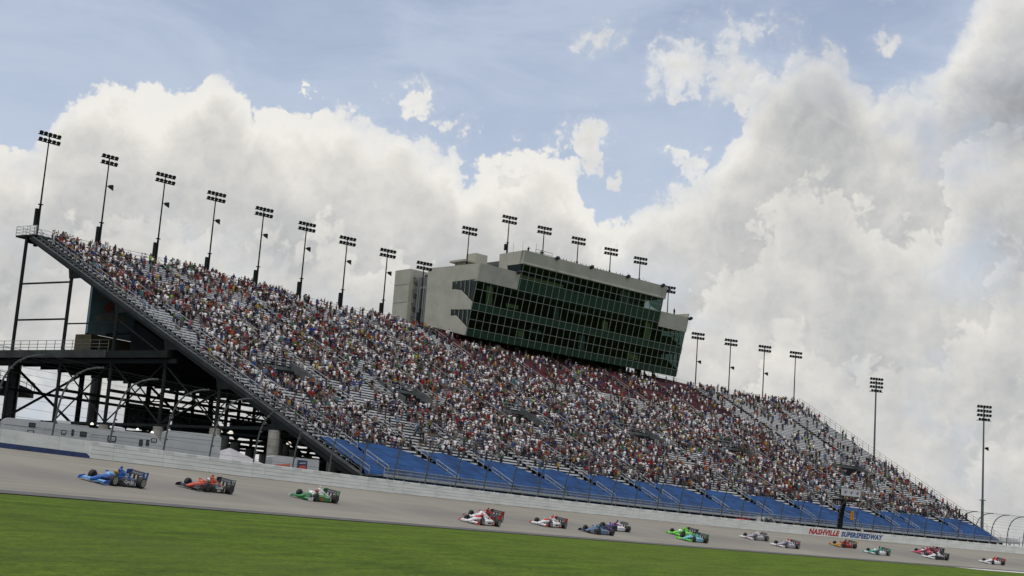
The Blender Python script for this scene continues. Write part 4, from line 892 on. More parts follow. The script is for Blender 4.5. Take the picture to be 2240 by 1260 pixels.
def build_car():
    e = empty('race_car', (0,0,0), 'x', 'race car')
    W_, L_ = paint('white'), paint('blue')
    def part(nm, mb, m, smooth=False, par=None): return mb.build(nm, m, par or e, world=False, smooth=smooth)
    def loft(st, k=14, pw=.62):
        R = []
        for x, hw, z0, z1 in st:
            zc, hh = (z0+z1)/2, (z1-z0)/2; ring = []
            for a in range(k):
                t = 2*math.pi*a/k; c, s = math.cos(t), math.sin(t)
                ring.append((x, hw*math.copysign(abs(c)**pw, c), zc+hh*math.copysign(abs(s)**pw, s)))
            R.append(ring)
        mb = MB(); mb.rings(R); return mb
    part('nose', loft([(2.42,.05,.16,.25),(2.3,.13,.13,.29),(2.0,.18,.13,.37),(1.6,.22,.12,.46),(1.15,.25,.10,.55),(.95,.27,.09,.58)]), W_, True)
    part('tub', loft([(.97,.27,.08,.58),(.75,.30,.07,.62),(.45,.33,.06,.62),(.12,.36,.05,.58),(-.25,.37,.05,.60),(-.55,.38,.05,.62)]), W_, True)
    part('windscreen', loft([(1.02,.10,.5,.60),(.86,.17,.5,.72),(.66,.19,.5,.74),(.45,.22,.5,.68),(.3,.24,.5,.62)]), W_, True)
    part('engine_cover', loft([(-.22,.14,.52,.86),(-.38,.19,.50,.92),(-.65,.21,.42,.85),(-1.0,.21,.3,.71),(-1.4,.18,.22,.56),(-1.85,.14,.18,.46),(-2.1,.10,.18,.38)]), L_, True)
    part('roll_hoop', loft([(-.20,.10,.80,.97),(-.28,.12,.79,1.0),(-.5,.11,.77,.96),(-.75,.07,.74,.88)]), L_, True)
    part('camera_pod', loft([(-.28,.03,.95,1.12),(-.33,.055,1.02,1.16),(-.43,.055,1.02,1.15),(-.47,.03,.96,1.12)]), L_, True)
    mb = MB(); mb.box(-1.95, 1.35, -.78, .78, .035, .06); part('floor', mb, M_carbon)
    for sg in (1, -1):
        R = []
        for x, yi, yo, z0, z1 in ((.55,.36,.70,.10,.42),(.40,.34,.78,.07,.47),(0,.34,.80,.06,.50),(-.5,.34,.80,.06,.50),(-.95,.28,.76,.07,.46),(-1.3,.20,.60,.08,.38),(-1.6,.12,.38,.10,.30)):
            R.append([(x, sg*yi, z0), (x, sg*(yo-.03), z0), (x, sg*yo, z0+.05), (x, sg*yo, z1-.08), (x, sg*(yo-.08), z1), (x, sg*yi, z1+.04)])
        mb = MB(); mb.rings(R); sp = part('sidepod', mb, W_)
        mb = MB(); mb.box(.545, .57, sg*.40 if sg > 0 else -.66, sg*.66 if sg > 0 else -.40, .15, .38); part('inlet', mb, M_carbon, par=sp)
        mb = MB(); mb.rings([[(x, y, z) for x, z in ((-1.3,.05),(-1.75,.06),(-1.75,.36),(-1.45,.34))] for y in (sg*.62, sg*.66)]); part('turning_vane', mb, W_, par=sp)
        mb = MB(); mb.obox((.30, sg*.50, .70), (1,0,0), (0,1,0), (0,0,1), .05, .09, .045); mb.tube([(.3, sg*.3, .6), (.3, sg*.45, .7)], .012, 4); part('mirror', mb, L_)
    fwg = MB(); fwg.rings([[(2.32,y,.10),(1.95,y,.13),(1.96,y,.155),(2.33,y,.125)] for y in (-.93,-.3,.3,.93)]); fwg.rings([[(2.06,y,.16),(1.84,y,.24),(1.85,y,.262),(2.07,y,.182)] for y in (-.92,-.22)]); fwg.rings([[(2.06,y,.16),(1.84,y,.24),(1.85,y,.262),(2.07,y,.182)] for y in (.22,.92)])
    fwo = part('front_wing', fwg, W_)
    for sg in (1, -1):
        mb = MB(); mb.rings([[(2.42,y,.06),(1.78,y,.05),(1.76,y,.33),(2.3,y,.25)] for y in (sg*.93, sg*.96)]); part('endplate', mb, L_, par=fwo)
    rw = MB(); rw.rings([[(-1.92,y,.72),(-2.32,y,.80),(-2.32,y,.83),(-1.93,y,.76)] for y in (-.60,0,.60)]); rw.rings([[(-2.22,y,.86),(-2.38,y,.94),(-2.38,y,.965),(-2.23,y,.89)] for y in (-.60,0,.60)])
    rw.box(-2.2,-2.0,-.16,-.13,.35,.74); rw.box(-2.2,-2.0,.13,.16,.35,.74); rw.rings([[(-2.02,y,.38),(-2.3,y,.42),(-2.3,y,.44),(-2.02,y,.41)] for y in (-.55,.55)])
    rwo = part('rear_wing', rw, M_carbon)
    for sg in (1, -1):
        mb = MB(); mb.rings([[(-1.82,y,.52),(-2.44,y,.50),(-2.46,y,1.0),(-1.86,y,.96)] for y in (sg*.60, sg*.63)]); part('endplate', mb, L_, par=rwo)
    for x, w, r, ty in ((1.22, .27, .33, .80), (-1.62, .36, .35, .80)):
        for sg in (1, -1):
            mb = MB(); h = w/2; lathe_y(mb, [(-h,.20),(-h,r-.045),(-h+.04,r-.008),(0,r),(h-.04,r-.008),(h,r-.045),(h,.20)], 22); ty_o = part('wheel', mb, M_tyre, False); ty_o.location = (x, sg*ty, r)
            for p_ in ty_o.data.polygons: p_.use_smooth = len(p_.vertices) == 4
            mb = MB(); yy = sg*(h+.004)
            lathe_y(mb, [(yy-sg*.02,.205),(yy,.205),(yy,.165),(yy-sg*.03,.150)] if sg > 0 else [(yy,.150),(yy,.205),(yy+.02,.205)], 18)
            for a in range(8):
                t = 2*math.pi*a/8; mb.beam((.05*math.cos(t), yy-sg*.015, .05*math.sin(t)), (.17*math.cos(t), yy-sg*.008, .17*math.sin(t)), .028, .02, up=(0,1,0))
            mb.tube([(0, yy-sg*.05, 0), (0, yy+sg*.01, 0)], .05, 8); rim = mb.build('rim', M_rimw, ty_o, world=False)
            mb = MB(); xs2 = x-.0
            for dx, z0, z1 in ((.32,.42,.46),(-.30,.42,.46),(.28,.16,.2),(-.30,.16,.2)): mb.tube([(x+dx*1.1, sg*.2, z0), (x, sg*(ty-.1), z1)], .016, 5)
            part('suspension_arm', mb, M_carbon)
    mb = MB(); mb.ell((.02, 0, .74), .15, .125, .145, 12, 8); he = part('helmet', mb, W_, True)
    mb = MB(); mb.rings([[(.135,y,.71),(.165,y*.8,.74),(.155,y,.79)] for y in (-.10,-.04,.04,.10)]); part('visor', mb, M_black, par=he)
    mb = MB(); mb.box(-.22, .32, -.21, .21, .56, .64); part('cockpit_opening', mb, M_black)
    return e
car0 = build_car()
def recolour(car, d):
    for ch in car.children:
        nm = ch.name.split('.')[0]
        key = {'nose':'nose','tub':'body','windscreen':'screen','engine_cover':'cover','roll_hoop':'hoop','camera_pod':'hoop','sidepod':'pod','mirror':'body','front_wing':'fwing','helmet':'helmet'}.get(nm)
        if key: ch.material_slots[0].link = 'OBJECT'; ch.material_slots[0].material = paint(d[key])
        for g_ in ch.children:
            gn = g_.name.split('.')[0]
            if gn == 'endplate': g_.material_slots[0].link = 'OBJECT'; g_.material_slots[0].material = paint(d['fend'] if nm == 'front_wing' else d['rend'])
            if gn == 'turning_vane': g_.material_slots[0].link = 'OBJECT'; g_.material_slots[0].material = paint(d['vane'])
            if gn == 'rim': g_.material_slots[0].link = 'OBJECT'; g_.material_slots[0].material = M_rimw if d.get('rim', 1) else M_rimb
def car_copy():
    c = copy_obj(car0)
    for ch in car0.children:
        d = copy_obj(ch, c)
        for g_ in ch.children: copy_obj(g_, d)
    return c
def decal(car, body, size, x, y, z, m, shear=0., parent=None, off=.006, nm='lettering', yy=0):
    me = text_mesh(body, size, shear, off, 0.002); me.materials.append(m)
    for v in me.vertices: v.co = Vector((x-v.co.x, y+v.co.z, z+v.co.y))
    me.flip_normals(); o = bpy.data.objects.new(nm, me); COL.objects.link(o); o.parent = parent or car; return o
def cd_(**k):
    b = dict(nose='white', body='white', screen='white', cover='white', hoop='white', pod='white', fwing='white', fend='white', rend='white', vane='white', helmet='white'); b.update(k); return b
CARS = [
 ((1.4,-12.9), cd_(nose='blue',body='blue',screen='lightblue',cover='blue',hoop='blue',pod='black',fwing='lightblue',fend='blue',rend='blue',vane='blue',helmet='yellow'), 'blue open-wheel race car with black side panel and number 9, leading the pack', '9'),
 ((14.2,-11.5), cd_(nose='orange',body='orange',screen='orange',cover='orange',hoop='orange',pod='black',fwing='black',fend='black',rend='black',vane='black',helmet='white',rim=0), 'orange open-wheel race car with black side panel and number 27, running second', '27'),
 ((30.2,-10.9), cd_(nose='green',body='white',screen='white',cover='white',hoop='white',pod='green',fwing='green',fend='white',rend='green',vane='green',helmet='orange',rim=0), 'white and green open-wheel race car with number 11, running alone in third', '11'),
 ((55.9,-12.9), cd_(nose='white',body='crimson',screen='white',cover='darkred',hoop='darkred',pod='red',fwing='white',fend='darkred',rend='darkred',vane='red',helmet='darkred'), 'dark red race car half hidden behind the white and red one', ''),
 ((49.7,-16.0), cd_(nose='white',body='white',screen='red',cover='white',hoop='white',pod='white',fwing='white',fend='red',rend='red',vane='red',helmet='red'), 'white and red race car running side by side with a dark red one', ''),
 ((67.9,-13.5), cd_(nose='white',body='white',screen='red',cover='white',hoop='red',pod='white',fwing='white',fend='red',rend='red',vane='red',helmet='white'), 'white and red race car running by itself behind the red pair', ''),
 ((74.3,-15.7), cd_(nose='steelblue',body='steelblue',screen='steelblue',cover='navy',hoop='navy',pod='steelblue',fwing='black',fend='black',rend='black',vane='navy',helmet='teal',rim=0), 'grey blue and black race car inside the purple one', ''),
 ((84.6,-12.1), cd_(nose='purple',body='purple',screen='purple',cover='white',hoop='navy',pod='white',fwing='purple',fend='purple',rend='white',vane='purple',helmet='red',rim=0), 'white and purple race car just outside the grey blue one', ''),
 ((101.5,-11.6), cd_(nose='lime',body='lime',screen='white',cover='lime',hoop='lime',pod='lime',fwing='lime',fend='lime',rend='black',vane='lime',helmet='lime',rim=0), 'bright lime green race car on the outside of a pale blue one', ''),
 ((97.0,-15.5), cd_(nose='sky',body='sky',screen='sky',cover='sky',hoop='black',pod='sky',fwing='lime',fend='lime',rend='green',vane='black',helmet='lime',rim=0), 'pale blue race car with green wings on the inside of a lime green one', ''),
 ((123.3,-9.4), cd_(nose='silver',body='violetgrey',screen='silver',cover='white',hoop='white',pod='silver',fwing='white',fend='white',rend='white',vane='silver',helmet='white'), 'silver and white race car with white airbox, higher of the two silver cars', ''),
 ((123.4,-14.0), cd_(nose='silver',body='violetgrey',screen='silver',cover='white',hoop='red',pod='silver',fwing='white',fend='white',rend='pink',vane='black',helmet='white'), 'silver and white race car with red airbox, lower of the two silver cars', ''),
 ((147.0,-9.2), cd_(nose='yellow',body='darkred',screen='darkred',cover='orange',hoop='black',pod='darkred',fwing='yellow',fend='red',rend='yellow',vane='orange',helmet='black',rim=0), 'yellow and red race car below the wall lettering', ''),
 ((149.0,-13.5), cd_(nose='teal',body='teal',screen='white',cover='teal',hoop='black',pod='white',fwing='white',fend='teal',rend='teal',vane='teal',helmet='white'), 'teal and white race car low on the track behind the yellow one', ''),
 ((169.3,-9.2), cd_(nose='pink',body='crimson',screen='white',cover='crimson',hoop='pink',pod='pink',fwing='pink',fend='white',rend='pink',vane='pink',helmet='white'), 'pink and white race car at the front of a tight group of three', ''),
 ((173.0,-8.0), cd_(nose='red',body='red',screen='orange',cover='red',hoop='orange',pod='red',fwing='navy',fend='navy',rend='navy',vane='navy',helmet='black',rim=0), 'orange red race car with dark rear wing, outermost of a group of three', ''),
 ((165.6,-13.4), cd_(nose='white',body='white',screen='white',cover='white',hoop='white',pod='black',fwing='white',fend='white',rend='black',vane='black',helmet='black',rim=0), 'white race car with black sides, lowest of a group of three', ''),
 ((181.0,-13.8), cd_(nose='white',body='white',screen='white',cover='red',hoop='red',pod='white',fwing='white',fend='white',rend='red',vane='white',helmet='red',rim=0), 'white race car with red engine cover, last car at the right', '')]
car_list = []
for (s, n), d, lab, num in CARS:
    c = car_copy() if car_list else car0
    car_list.append(c)
for c, ((s, n), d, lab, num) in zip(car_list, CARS):
    Zv = (NN(s)*-.1575+Vector((0,0,1))).normalized(); X = -T(s); Y = Zv.cross(X).normalized(); X = Y.cross(Zv)
    m4 = Matrix((X, Y, Zv)).transposed().to_4x4(); c.rotation_euler = m4.to_euler(); c.location = P(s, n, ztr(n)+.012)
    c['label'] = lab; c['group'] = 'race cars streaming round the banked track'; recolour(c, d)
    if num:
        rwg = [q for q in c.children if q.name.startswith('rear_wing')][0]
        decal(c, num, .44, -2.15, .634, .76, paint('white'), .0, rwg, .012, 'number')
def pod_of(c): return [q for q in c.children if q.name.startswith('sidepod')][0]
decal(car_list[0], 'Camden', .30, -.35, .806, .32, paint('white'), .3, pod_of(car_list[0]), .008)
decal(car_list[1], 'Canadian', .25, -.30, .806, .37, paint('white'), .3, pod_of(car_list[1]), .008); decal(car_list[1], 'Club', .22, -.30, .806, .17, paint('white'), .3, pod_of(car_list[1]), .008)
mb = MB(); mb.rings([[(.35,y,.36),(.35,y,.40),(.0,y,.28),(-.22,y,.10),(-.30,y,.10),(-.06,y,.26)] for y in (.803,.806)]); mb.build('stripe', paint('silver'), pod_of(car_list[0]), world=False)
mb = MB(); mb.rings([[(-.45,y,.13),(-.45,y,.17),(-.9,y,.20),(-.9,y,.17)] for y in (.803,.806)]); mb.build('stripe', paint('white'), pod_of(car_list[0]), world=False)
for ci, col_, (x0, x1, z0, z1) in ((2,'orange',(.45,.15,.08,.44)),(2,'white',(-.1,-.75,.36,.47)),(4,'red',(-.55,-.85,.08,.4)),(5,'red',(-.55,-.85,.08,.4)),(4,'black',(.1,-.4,.16,.3)),(5,'black',(.1,-.4,.16,.3))):
    mb = MB(); mb.box(x1, x0, .801, .806, z0, z1 if z1 < .43 else .43); mb.build('stripe', paint(col_), pod_of(car_list[ci]), world=False)
for ci in (4, 5): decal(car_list[ci], '6' if ci == 5 else '3', .2, -.72, .812, .25, paint('white'), 0, pod_of(car_list[ci]), .008, 'number')
for ci, tx, col_ in ((0, 'Indy', 'white'), (2, '7', 'orange')):
    decal(car_list[ci], tx, .14, -.8, .245, .72, paint(col_), .2, [q for q in car_list[ci].children if q.name.startswith('engine_cover')][0], .004)

for ci, c in enumerate(car_list):
    acc = ('white','white','lime','white','darkred','darkred','black','pink','black','green','black','black','black','navy','white','white','silver','darkred')[ci]; ac2 = ('black','silver','white','silver','red','silver','white','red','white','navy','red','silver','white','black','navy','white','navy','navy')[ci]
    ec = [q for q in c.children if q.name.startswith('engine_cover')][0]; no = [q for q in c.children if q.name.startswith('nose')][0]; fw_ = [q for q in c.children if q.name.startswith('front_wing')][0]; tb = [q for q in c.children if q.name.startswith('tub')][0]
    for par_, m_, (x0, x1, y, z0, z1) in ((ec, acc, (-.95,-.60,.222,.48,.62)), (no, ac2, (1.15,1.75,.245,.26,.36)), (tb, acc, (.35,.8,.345,.30,.42)), (fw_, ac2, (1.99,2.2,.6,.17,.175))):
        mb = MB(); mb.box(x0, x1, y-.012 if par_ is not fw_ else .35, y if par_ is not fw_ else .85, z0, z1); mb.build('stripe', paint(m_), par_, world=False)
# ------------------------------------------------------------------ vehicles behind the wall
M_rv = mat('caravan_white', (.34,.36,.35), .5, 0, .08, .6); M_rvg = mat('caravan_stripe', (.28,.30,.32), .5); M_win = mat('window_dark', (.02,.022,.025), .1)
def frame_at(s, n, zrot=0.):
    t = WT-WK*s+zrot; return t
def rv(x0, y0, L, H, label, wins, nose=False, truck=False, z0=.0, ac=True, group='camping vehicles parked behind the wall', ang=25):
    e = empty('camper', (x0, y0, ZB-.7), label, 'camper', group, rot=(0, 0, R_(ang)))
    zz = .55 if not truck else 1.3; W_ = 2.4
    sec = [(0, zz), (0, H-.15), (.2, H), (L-.3, H), (L, H-.25), (L+(.6 if nose else 0), H-.9 if nose else zz+.2), (L, zz)]
    mb = MB(); mb.rings([[(x, y, z) for x, z in sec] for y in (0, W_)]); b_ = mb.build('body', M_rv, e, world=False)
    for x, z, w, h in wins:
        mb = MB(); mb.rings([[(x+a*w/2, -.03, z+b*h/2) for a, b in ((-1,-.8),(-.85,-1),(.85,-1),(1,-.8),(1,.8),(.85,1),(-.85,1),(-1,.8))], [(x+a*w/2, .01, z+b*h/2) for a, b in ((-1,-.8),(-.85,-1),(.85,-1),(1,-.8),(1,.8),(.85,1),(-.85,1),(-1,.8))]]); fr_ = mb.build('window', M_black, e, world=False)
        mb = MB(); mb.box(x-w*.36, x+w*.36, -.045, -.028, z-h*.32, z+h*.32); mb.build('pane', M_rvg if random.random() < .5 else M_win, fr_, world=False)
    for za, zb_ in ((H-.55, H-.50), (zz+.9, zz+.97)): mb = MB(); mb.box(.05, L-.1, -.015, 0, za, zb_); mb.build('trim_line', M_rvg, e, world=False)
    if ac:
        mb = MB(); mb.rings([[(L*.35+a, b, H-.02) for a, b in ((0,.8),(1.1,.8),(1.1,1.6),(0,1.6))], [(L*.35+.1+a*.85, .85+(b-.8)*.85, H+.28) for a, b in ((0,.8),(1.1,.8),(1.1,1.6),(0,1.6))]]); mb.build('roof_unit', M_rv, e, world=False)
    for x in (L*.55, L*.55+.9):
        for y in (.1, W_-.1):
            mb = MB(); lathe_y(mb, [(-.12,.12),(-.12,.34),(.12,.34),(.12,.12)], 14); w = mb.build('wheel', M_tyre, e, world=False); w.location = (x, y, .34)
    mb = MB(); mb.box(.2, L+1.0, W_*.3, W_*.7, .4, .55); mb.build('chassis', M_black, e, world=False)
    return e
rv(-38.86, 113, 2.95, 3.6, 'white camper with two stacked windows, leftmost behind the wall', [(2.1,3.2,.52,.36),(2.05,2.62,.52,.36)], ac=False)
rv(-37.02, 116, 4.05, 3.65, 'white camper with three small windows, second from the left behind the wall', [(1.9,2.95,.4,.36),(2.6,3.0,.2,.5),(3.45,2.95,.55,.42)])
rv(-33.89, 119, 5.6, 3.6, 'white fifth-wheel camper with a rounded nose beside the truck camper', [(1.9,2.85,.72,.5),(4.3,2.75,.32,.5),(4.85,2.8,.28,.5),(5.35,3.05,.5,.34)], nose=True)
rv(-29.42, 127, 4.9, 4.3, 'white truck camper with cab-over bunk above a pickup', [], truck=True, ac=False, ang=22)
def pickup(s, n, label, body, cap=None, kind='pickup'):
    e = empty(kind, P(s, n, -.7), label, kind, 'cars parked behind the wall', rot=(0, 0, WT-WK*s)); W_ = 1.95
    if kind == 'pickup': sec = [(0,.55),(0,1.15),(2.3,1.2),(2.5,1.85),(4.0,1.85),(4.6,1.25),(5.6,1.1),(5.7,.55)]; win = [(2.75,1.25),(2.75,1.75),(3.9,1.75),(4.25,1.27)]
    else: sec = [(0,.5),(0,1.2),(.4,1.8),(2.9,1.82),(3.7,1.25),(4.7,1.1),(4.8,.5)]; win = [(.35,1.25),(.6,1.7),(2.8,1.72),(3.4,1.27)]
    mb = MB(); mb.rings([[(x, y, z) for x, z in sec] for y in (0, W_)]); b_ = mb.build('body', body, e, world=False)
    for y in ((-.02, 0), (W_, W_+.02)): mb = MB(); mb.rings([[(x, yy, z) for x, z in win] for yy in y]); mb.build('side_window', M_win, e, world=False)
    mb = MB(); a, c = sec[-5 if kind == 'pickup' else -4], sec[-4 if kind == 'pickup' else -3]
    a, c = ((4.0,1.85),(4.6,1.25)) if kind == 'pickup' else ((2.9,1.82),(3.7,1.25)); mb.hexa([(a[0]+.02,.15,a[1]-.05),(a[0]+.02,W_-.15,a[1]-.05),(c[0]+.02,W_-.1,c[1]+.05),(c[0]+.02,.1,c[1]+.05),(a[0]+.05,.15,a[1]-.03),(a[0]+.05,W_-.15,a[1]-.03),(c[0]+.05,W_-.1,c[1]+.07),(c[0]+.05,.1,c[1]+.07)]); mb.build('windscreen', M_win, e, world=False)
    for x in (.95, sec[-1][0]-1.0):
        for y in (.08, W_-.08): mb = MB(); lathe_y(mb, [(-.12,.12),(-.12,.36),(.12,.36),(.12,.12)], 14); w = mb.build('wheel', M_tyre, e, world=False); w.location = (x, y, .36)
    return e
pickup(41.6, 6.6, 'white pickup cab under the overhanging camper bunk', M_rv)
pickup(47.8, 8.6, 'dark grey estate car just right of the white pickup', mat('car_grey', (.06,.065,.07), .3), kind='car')
pickup(51.4, 8.8, 'pale silver car between the tent and the sign trailer', mat('car_silver', (.3,.3,.3), .3, .4), kind='car')
tn = empty('canopy_tent', P(50.5, 14, -.7), 'grey peaked canopy tent behind the parked cars', 'tent', rot=(0,0,WT-WK*50))
mb = MB(); c4 = [(-2.6,-2.6,2.6),(2.6,-2.6,2.6),(2.6,2.6,2.6),(-2.6,2.6,2.6)]
for i in range(4): a, b_ = c4[i], c4[(i+1) % 4]; mb.q(a, b_, (0,0,4.0)); mb.q(a, b_, (b_[0], b_[1], 2.35), (a[0], a[1], 2.35))
mb.build('canopy', mat('canvas_grey', (.30,.30,.30), .8, 0, .1, .8), tn, world=False)
for x, y, z in c4: mb = MB(); mb.tube([(x, y, 0), (x, y, 2.6)], .04, 5); mb.build('leg', M_galv, tn, world=False)
gv = empty('green_cabin', P(49, 18, -.7), 'small green hut behind the white pickup', 'hut', rot=(0,0,WT-WK*49))
mb = MB(); mb.box(0, 3.2, 0, 2.4, 0, 2.9); mb.build('wall', mat('hut_green', (.01,.09,.035), .6), gv, world=False); mb = MB(); mb.rings([[(x,-.1,2.9),(x,1.2,3.3),(x,2.5,2.9)] for x in (-.1,3.3)]); mb.build('roof', M_galv, gv, world=False)
tr_ = empty('sign_trailer', (-22.9, 146.5, ZB-.7), 'white trailer with a red and blue poster beside the stand steps', 'trailer', rot=(0,0,R_(25)))
mb = MB(); mb.rings([[(x, y, z) for x, z in ((0,.5),(0,3.5),(.15,3.65),(4.9,3.6),(5.0,.5))] for y in (0, 2.5)]); mb.build('body', M_rv, tr_, world=False)
mb = MB(); mb.box(2.6, 3.65, -.05, 0, .9, 3.4); po = mb.build('poster', mat('poster_navy', (.02,.035,.09), .5), tr_, world=False)
mb = MB(); mb.rings([[(2.68,y,2.4),(2.85,y,2.8),(3.4,y,2.95),(3.58,y,2.7),(3.4,y,2.35),(2.9,y,2.25)] for y in (-.07,-.052)]); mb.build('red_flash', mat('poster_red', (.42,.05,.03), .5), po, world=False)
mb = MB(); mb.rings([[(2.8,y,3.12),(3.5,y,3.2),(3.5,y,3.08),(2.85,y,3.02)] for y in (-.075,-.055)]); mb.build('grey_flash', M_rvg, po, world=False)
mb = MB(); mb.rings([[(.3,y,2.75),(1.9,y,2.9),(1.8,y,2.65),(1.1,y,2.6),(.4,y,2.45)] for y in (-.02,-.003)]); mb.build('side_flash', mat('flash_orange', (.4,.1,.05), .5), tr_, world=False)
for x in (1.2, 3.8): mb = MB(); lathe_y(mb, [(-.12,.12),(-.12,.36),(.12,.36),(.12,.12)], 14); w = mb.build('wheel', M_tyre, tr_, world=False); w.location = (x, .05, .36)
# lit lamps under the stand
M_lit = mat('lamp_glow', (1,.93,.78), .5, 0, 0, emit=.9)
for i, (s, n, z) in enumerate(((47.6,30,4.9),(53.8,30,5.0),(55.9,30,4.9),(67.5,30,6.1),(74.3,30,6.1),(77.,30,5.8))):
    e = empty('hanging_lamp', P(s, n, z+.3), f'lit white bell lamp glowing under the stand, {ordn[i]} from the left', 'lamp', 'lit lamps under the grandstand')
    k_ = .6 if s < 60 else 1.; mb = MB(); c = P(s, n, z); R = [[c+Vector((r*k_*math.cos(a*.785), r*k_*math.sin(a*.785), dz*k_)) for a in range(8)] for dz, r in ((.3,.10),(.2,.22),(0,.32),(-.06,.24))]; mb.rings(R); mb.build('shade', M_lit, e)
    mb = MB(); mb.tube([c+Vector((0,0,.3)), c+Vector((0,0,1.3 if s > 60 else .8))], .04, 5); mb.build('stem', M_black, e)
for s in (47.6, 53.8, 55.9):
    pass
# ------------------------------------------------------------------ flag stand, signal, truck
fs = empty('flag_stand', P(161.5, .9, -.7), 'flag stand tower with white sign panel above the wall', 'tower')
mb = MB(); mb.beam(P(161.2,1.3,-.7), P(162.3,1.0,5.9), .75, .6); mb.beam(P(163.0,1.9,-.7), P(162.8,1.4,5.9), .25); mb.build('column', M_steel, fs)
mb = MB(); mb.arcbox(159.4, 164.8, -.4, 1.6, 5.75, 5.95); mb.build('platform', M_steel, fs)
mb = MB(); mb.arcbox(159.5, 164.6, -.46, -.40, 6.5, 7.65); sg_ = mb.build('sign_panel', mat('sign_grey_white', (.42,.42,.43), .5, 0, .1, 2), fs)
M_mark = mat('mark_violet', (.05,.04,.13), .6)
for i in range(3):
    cs = 160.5+i*1.6
    for dx, dz, w_, h_ in ((-.45,.12,.08,.30),(-.28,-.05,.07,.28),(0,0,.28,.42),(.3,.06,.07,.36),(.48,.14,.07,.3)):
        mb = MB(); mb.prism([P(cs+dx-w_/2, -.465, 7.08+dz-h_/2), P(cs+dx+w_/2, -.465, 7.08+dz-h_/2), P(cs+dx+w_/2+.08, -.465, 7.08+dz+h_/2), P(cs+dx-w_/2+.08, -.465, 7.08+dz+h_/2)], NN(cs)*-.01)
        if dx == -.45: em_ = mb
        else: em_.v += mb.v; o_ = len(em_.v)-len(mb.v); em_.f += [tuple(q+o_ for q in f) for f in mb.f]; em_.mi += mb.mi
    em_.build('emblem', M_mark, sg_)
mb = MB()
for h in (6.5, 7.0, 7.6): mb.tube([P(159.5,1.5,h), P(164.7,1.5,h)], .03, 4)
for s in (159.5, 161.2, 163, 164.7): mb.tube([P(s,1.5,5.9), P(s,1.5,7.6)], .03, 4)
mb.build('rail', M_galv, fs)
for i, (s, sh, po) in enumerate(((160.6,'black',0),(161.4,'dark grey',1),(163.0,'white',0),(163.8,'royal blue',4),(164.4,'white',0))):
    put_person(P(s, .5, 5.95), math.atan2(-NN(s).y, -NN(s).x), .98, po, sh, 2, (1, 6, 3, 3, 3)[i], f'person in {sh} top standing on the flag stand, {nth(i+1)} from the left', 'officials on the flag stand')
sl = empty('signal_light', P(162.9, .2, 3.1), 'yellow signal light box hanging right of the flag stand column', 'signal light')
M_yel = mat('signal_yellow', (.52,.25,.02), .5)
mb = MB(); mb.arcbox(162.9, 163.5, -.1, .2, 2.95, 4.35); mb.build('housing', M_yel, sl)
for z in (3.25, 3.65, 4.05): mb = MB(); mb.tube([P(163.2,-.1,z), P(163.2,-.22,z)], .16, 10); mb.build('lens', mat('lens_amber', (.35,.12,.02), .2), sl)
mb = MB(); mb.tube([P(163.2,.2,4.0), P(162.5,.9,4.2)], .05, 5); mb.build('bracket', M_black, sl)
tk = empty('safety_truck', P(143.4, 3.4, .25), 'silver service truck with a slanted windscreen parked behind the wall', 'truck', rot=(0,0,WT-WK*145))
mb = MB(); mb.rings([[(x, y, z) for x, z in ((-.5,0),(-.5,1.0),(1.3,1.05),(2.0,1.95),(3.8,1.95),(5.2,1.0),(5.6,.9),(5.6,0))] for y in (0, 1.9)]); mb.build('body', mat('truck_silver', (.32,.34,.33), .3, .3), tk, world=False)
mb = MB(); mb.rings([[(x, y, z) for x, z in ((1.7,1.05),(2.2,1.75),(3.0,1.78),(3.0,1.05))] for y in (-.02,0)]); mb.rings([[(x, y, z) for x, z in ((3.2,1.05),(3.2,1.78),(3.7,1.78),(4.7,1.05))] for y in (-.02,0)]); mb.build('side_window', M_win, tk, world=False)
rc = empty('red_car', P(139.6, 3.4, .1), 'red car roof peeping over the wall left of the silver truck', 'car', rot=(0,0,WT-WK*140))
mb = MB(); mb.rings([[(x, y, z) for x, z in ((0,0),(0,.9),(.7,1.5),(2.2,1.5),(2.9,.95),(3.6,.85),(3.6,0))] for y in (0,1.8)]); mb.build('body', M_red, rc, world=False)
mb = MB(); mb.rings([[(x, y, z) for x, z in ((.5,1.0),(.85,1.4),(2.1,1.4),(2.6,1.0))] for y in (-.02,0)]); mb.build('side_window', M_win, rc, world=False)
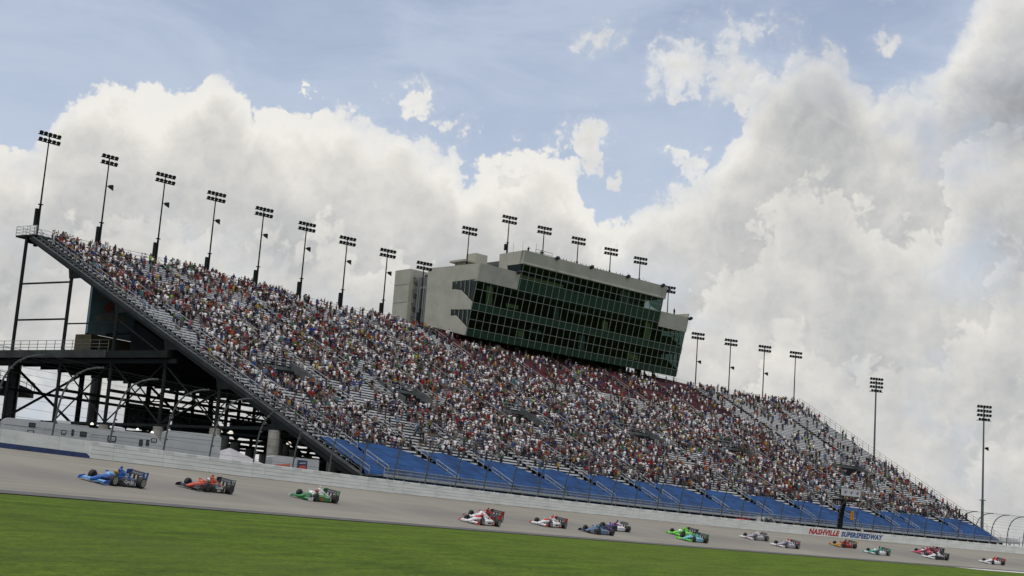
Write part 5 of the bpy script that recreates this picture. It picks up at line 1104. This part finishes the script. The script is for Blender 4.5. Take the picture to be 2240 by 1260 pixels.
# far right: small bleacher, green trailer, trees
sb = empty('small_bleacher', P(221, 8, -.7), 'small white framed platform beyond the right end of the grandstand', 'bleacher', rot=(0,0,WT-WK*221))
mb = MB(); mb.box(-1.5, 4.5, 0, 2.5, 2.9, 3.05); mb.build('deck', M_alu, sb, world=False)
mb = MB()
for x in (-1.5, 0, 1.5, 3, 4.5): mb.beam((x, 0, 0), (x, 0, 3.9), .09); mb.beam((x, 2.5, 0), (x, 2.5, 3.9), .09)
for x in (-1.5, 0, 1.5, 3): mb.beam((x, 0, .4), (x+1.5, 0, 2.9), .06)
mb.beam((-1.5, 0, 3.9), (4.5, 0, 3.9), .07); mb.beam((-1.5, 0, 3.45), (4.5, 0, 3.45), .06); mb.build('frame', M_alu, sb, world=False)
gt = empty('green_trailer', P(227.5, 10, -.7), 'dark green covered trailer at the right edge behind the wall', 'trailer', rot=(0,0,WT-WK*226))
mb = MB(); mb.rings([[(x, y, z) for x, z in ((0,.8),(0,3.2),(1.3,4.3),(7,4.6),(7,.8))] for y in (0,2.6)]); mb.build('cover', mat('cover_green', (.015,.10,.03), .6, 0, .15, 1), gt, world=False)
for x in (1.3, 5.6): mb = MB(); lathe_y(mb, [(-.15,.12),(-.15,.45),(.15,.45),(.15,.12)], 14); w = mb.build('wheel', M_tyre, gt, world=False); w.location = (x, .1, .45)
M_leaf = mat('tree_leaves', (.03,.055,.018), .9, 0, .4, .8); M_bark = mat('bark', (.06,.045,.03), .9)
def tree(x, y, h, label):
    e = empty('tree', (x, y, ZB-.8), label, 'tree', 'trees beyond the right end')
    mb = MB(); mb.tube([(0,0,0),(.1,0,h*.35),(0,.1,h*.7)], [.28,.2,.08], 7)
    for a in range(6): t = a*1.05; mb.tube([(0,0,h*(.3+.06*a)), (math.cos(t)*h*.25, math.sin(t)*h*.25, h*(.5+.06*a))], [.09,.03], 5)
    mb.build('trunk', M_bark, e, world=False); mb = MB()
    for i in range(2600):
        u = rng.normal(size=3); u /= np.linalg.norm(u); rr_ = rng.random()**.4; c = Vector((u[0]*h*.36*rr_, u[1]*h*.36*rr_, h*.62+u[2]*h*.36*rr_))
        if math.sin(c.x*1.7+h)*math.sin(c.y*1.3)*math.sin(c.z*1.9) > .25: continue
        d1 = Vector(rng.normal(size=3)).normalized()*.20; d2 = d1.cross(Vector(rng.normal(size=3))).normalized()*.16; mb.q(c-d1, c+d2, c+d1, c-d2)
    mb.build('crown', M_leaf, e, world=False)
for i, (s, n, h) in enumerate(((238,16,5.6),(252,22,6.2),(270,30,7.0))): p = P(s, n, 0); tree(p.x, p.y, h, f'dark leafy tree beyond the right end of the stand, {ordn[i]} from the left')
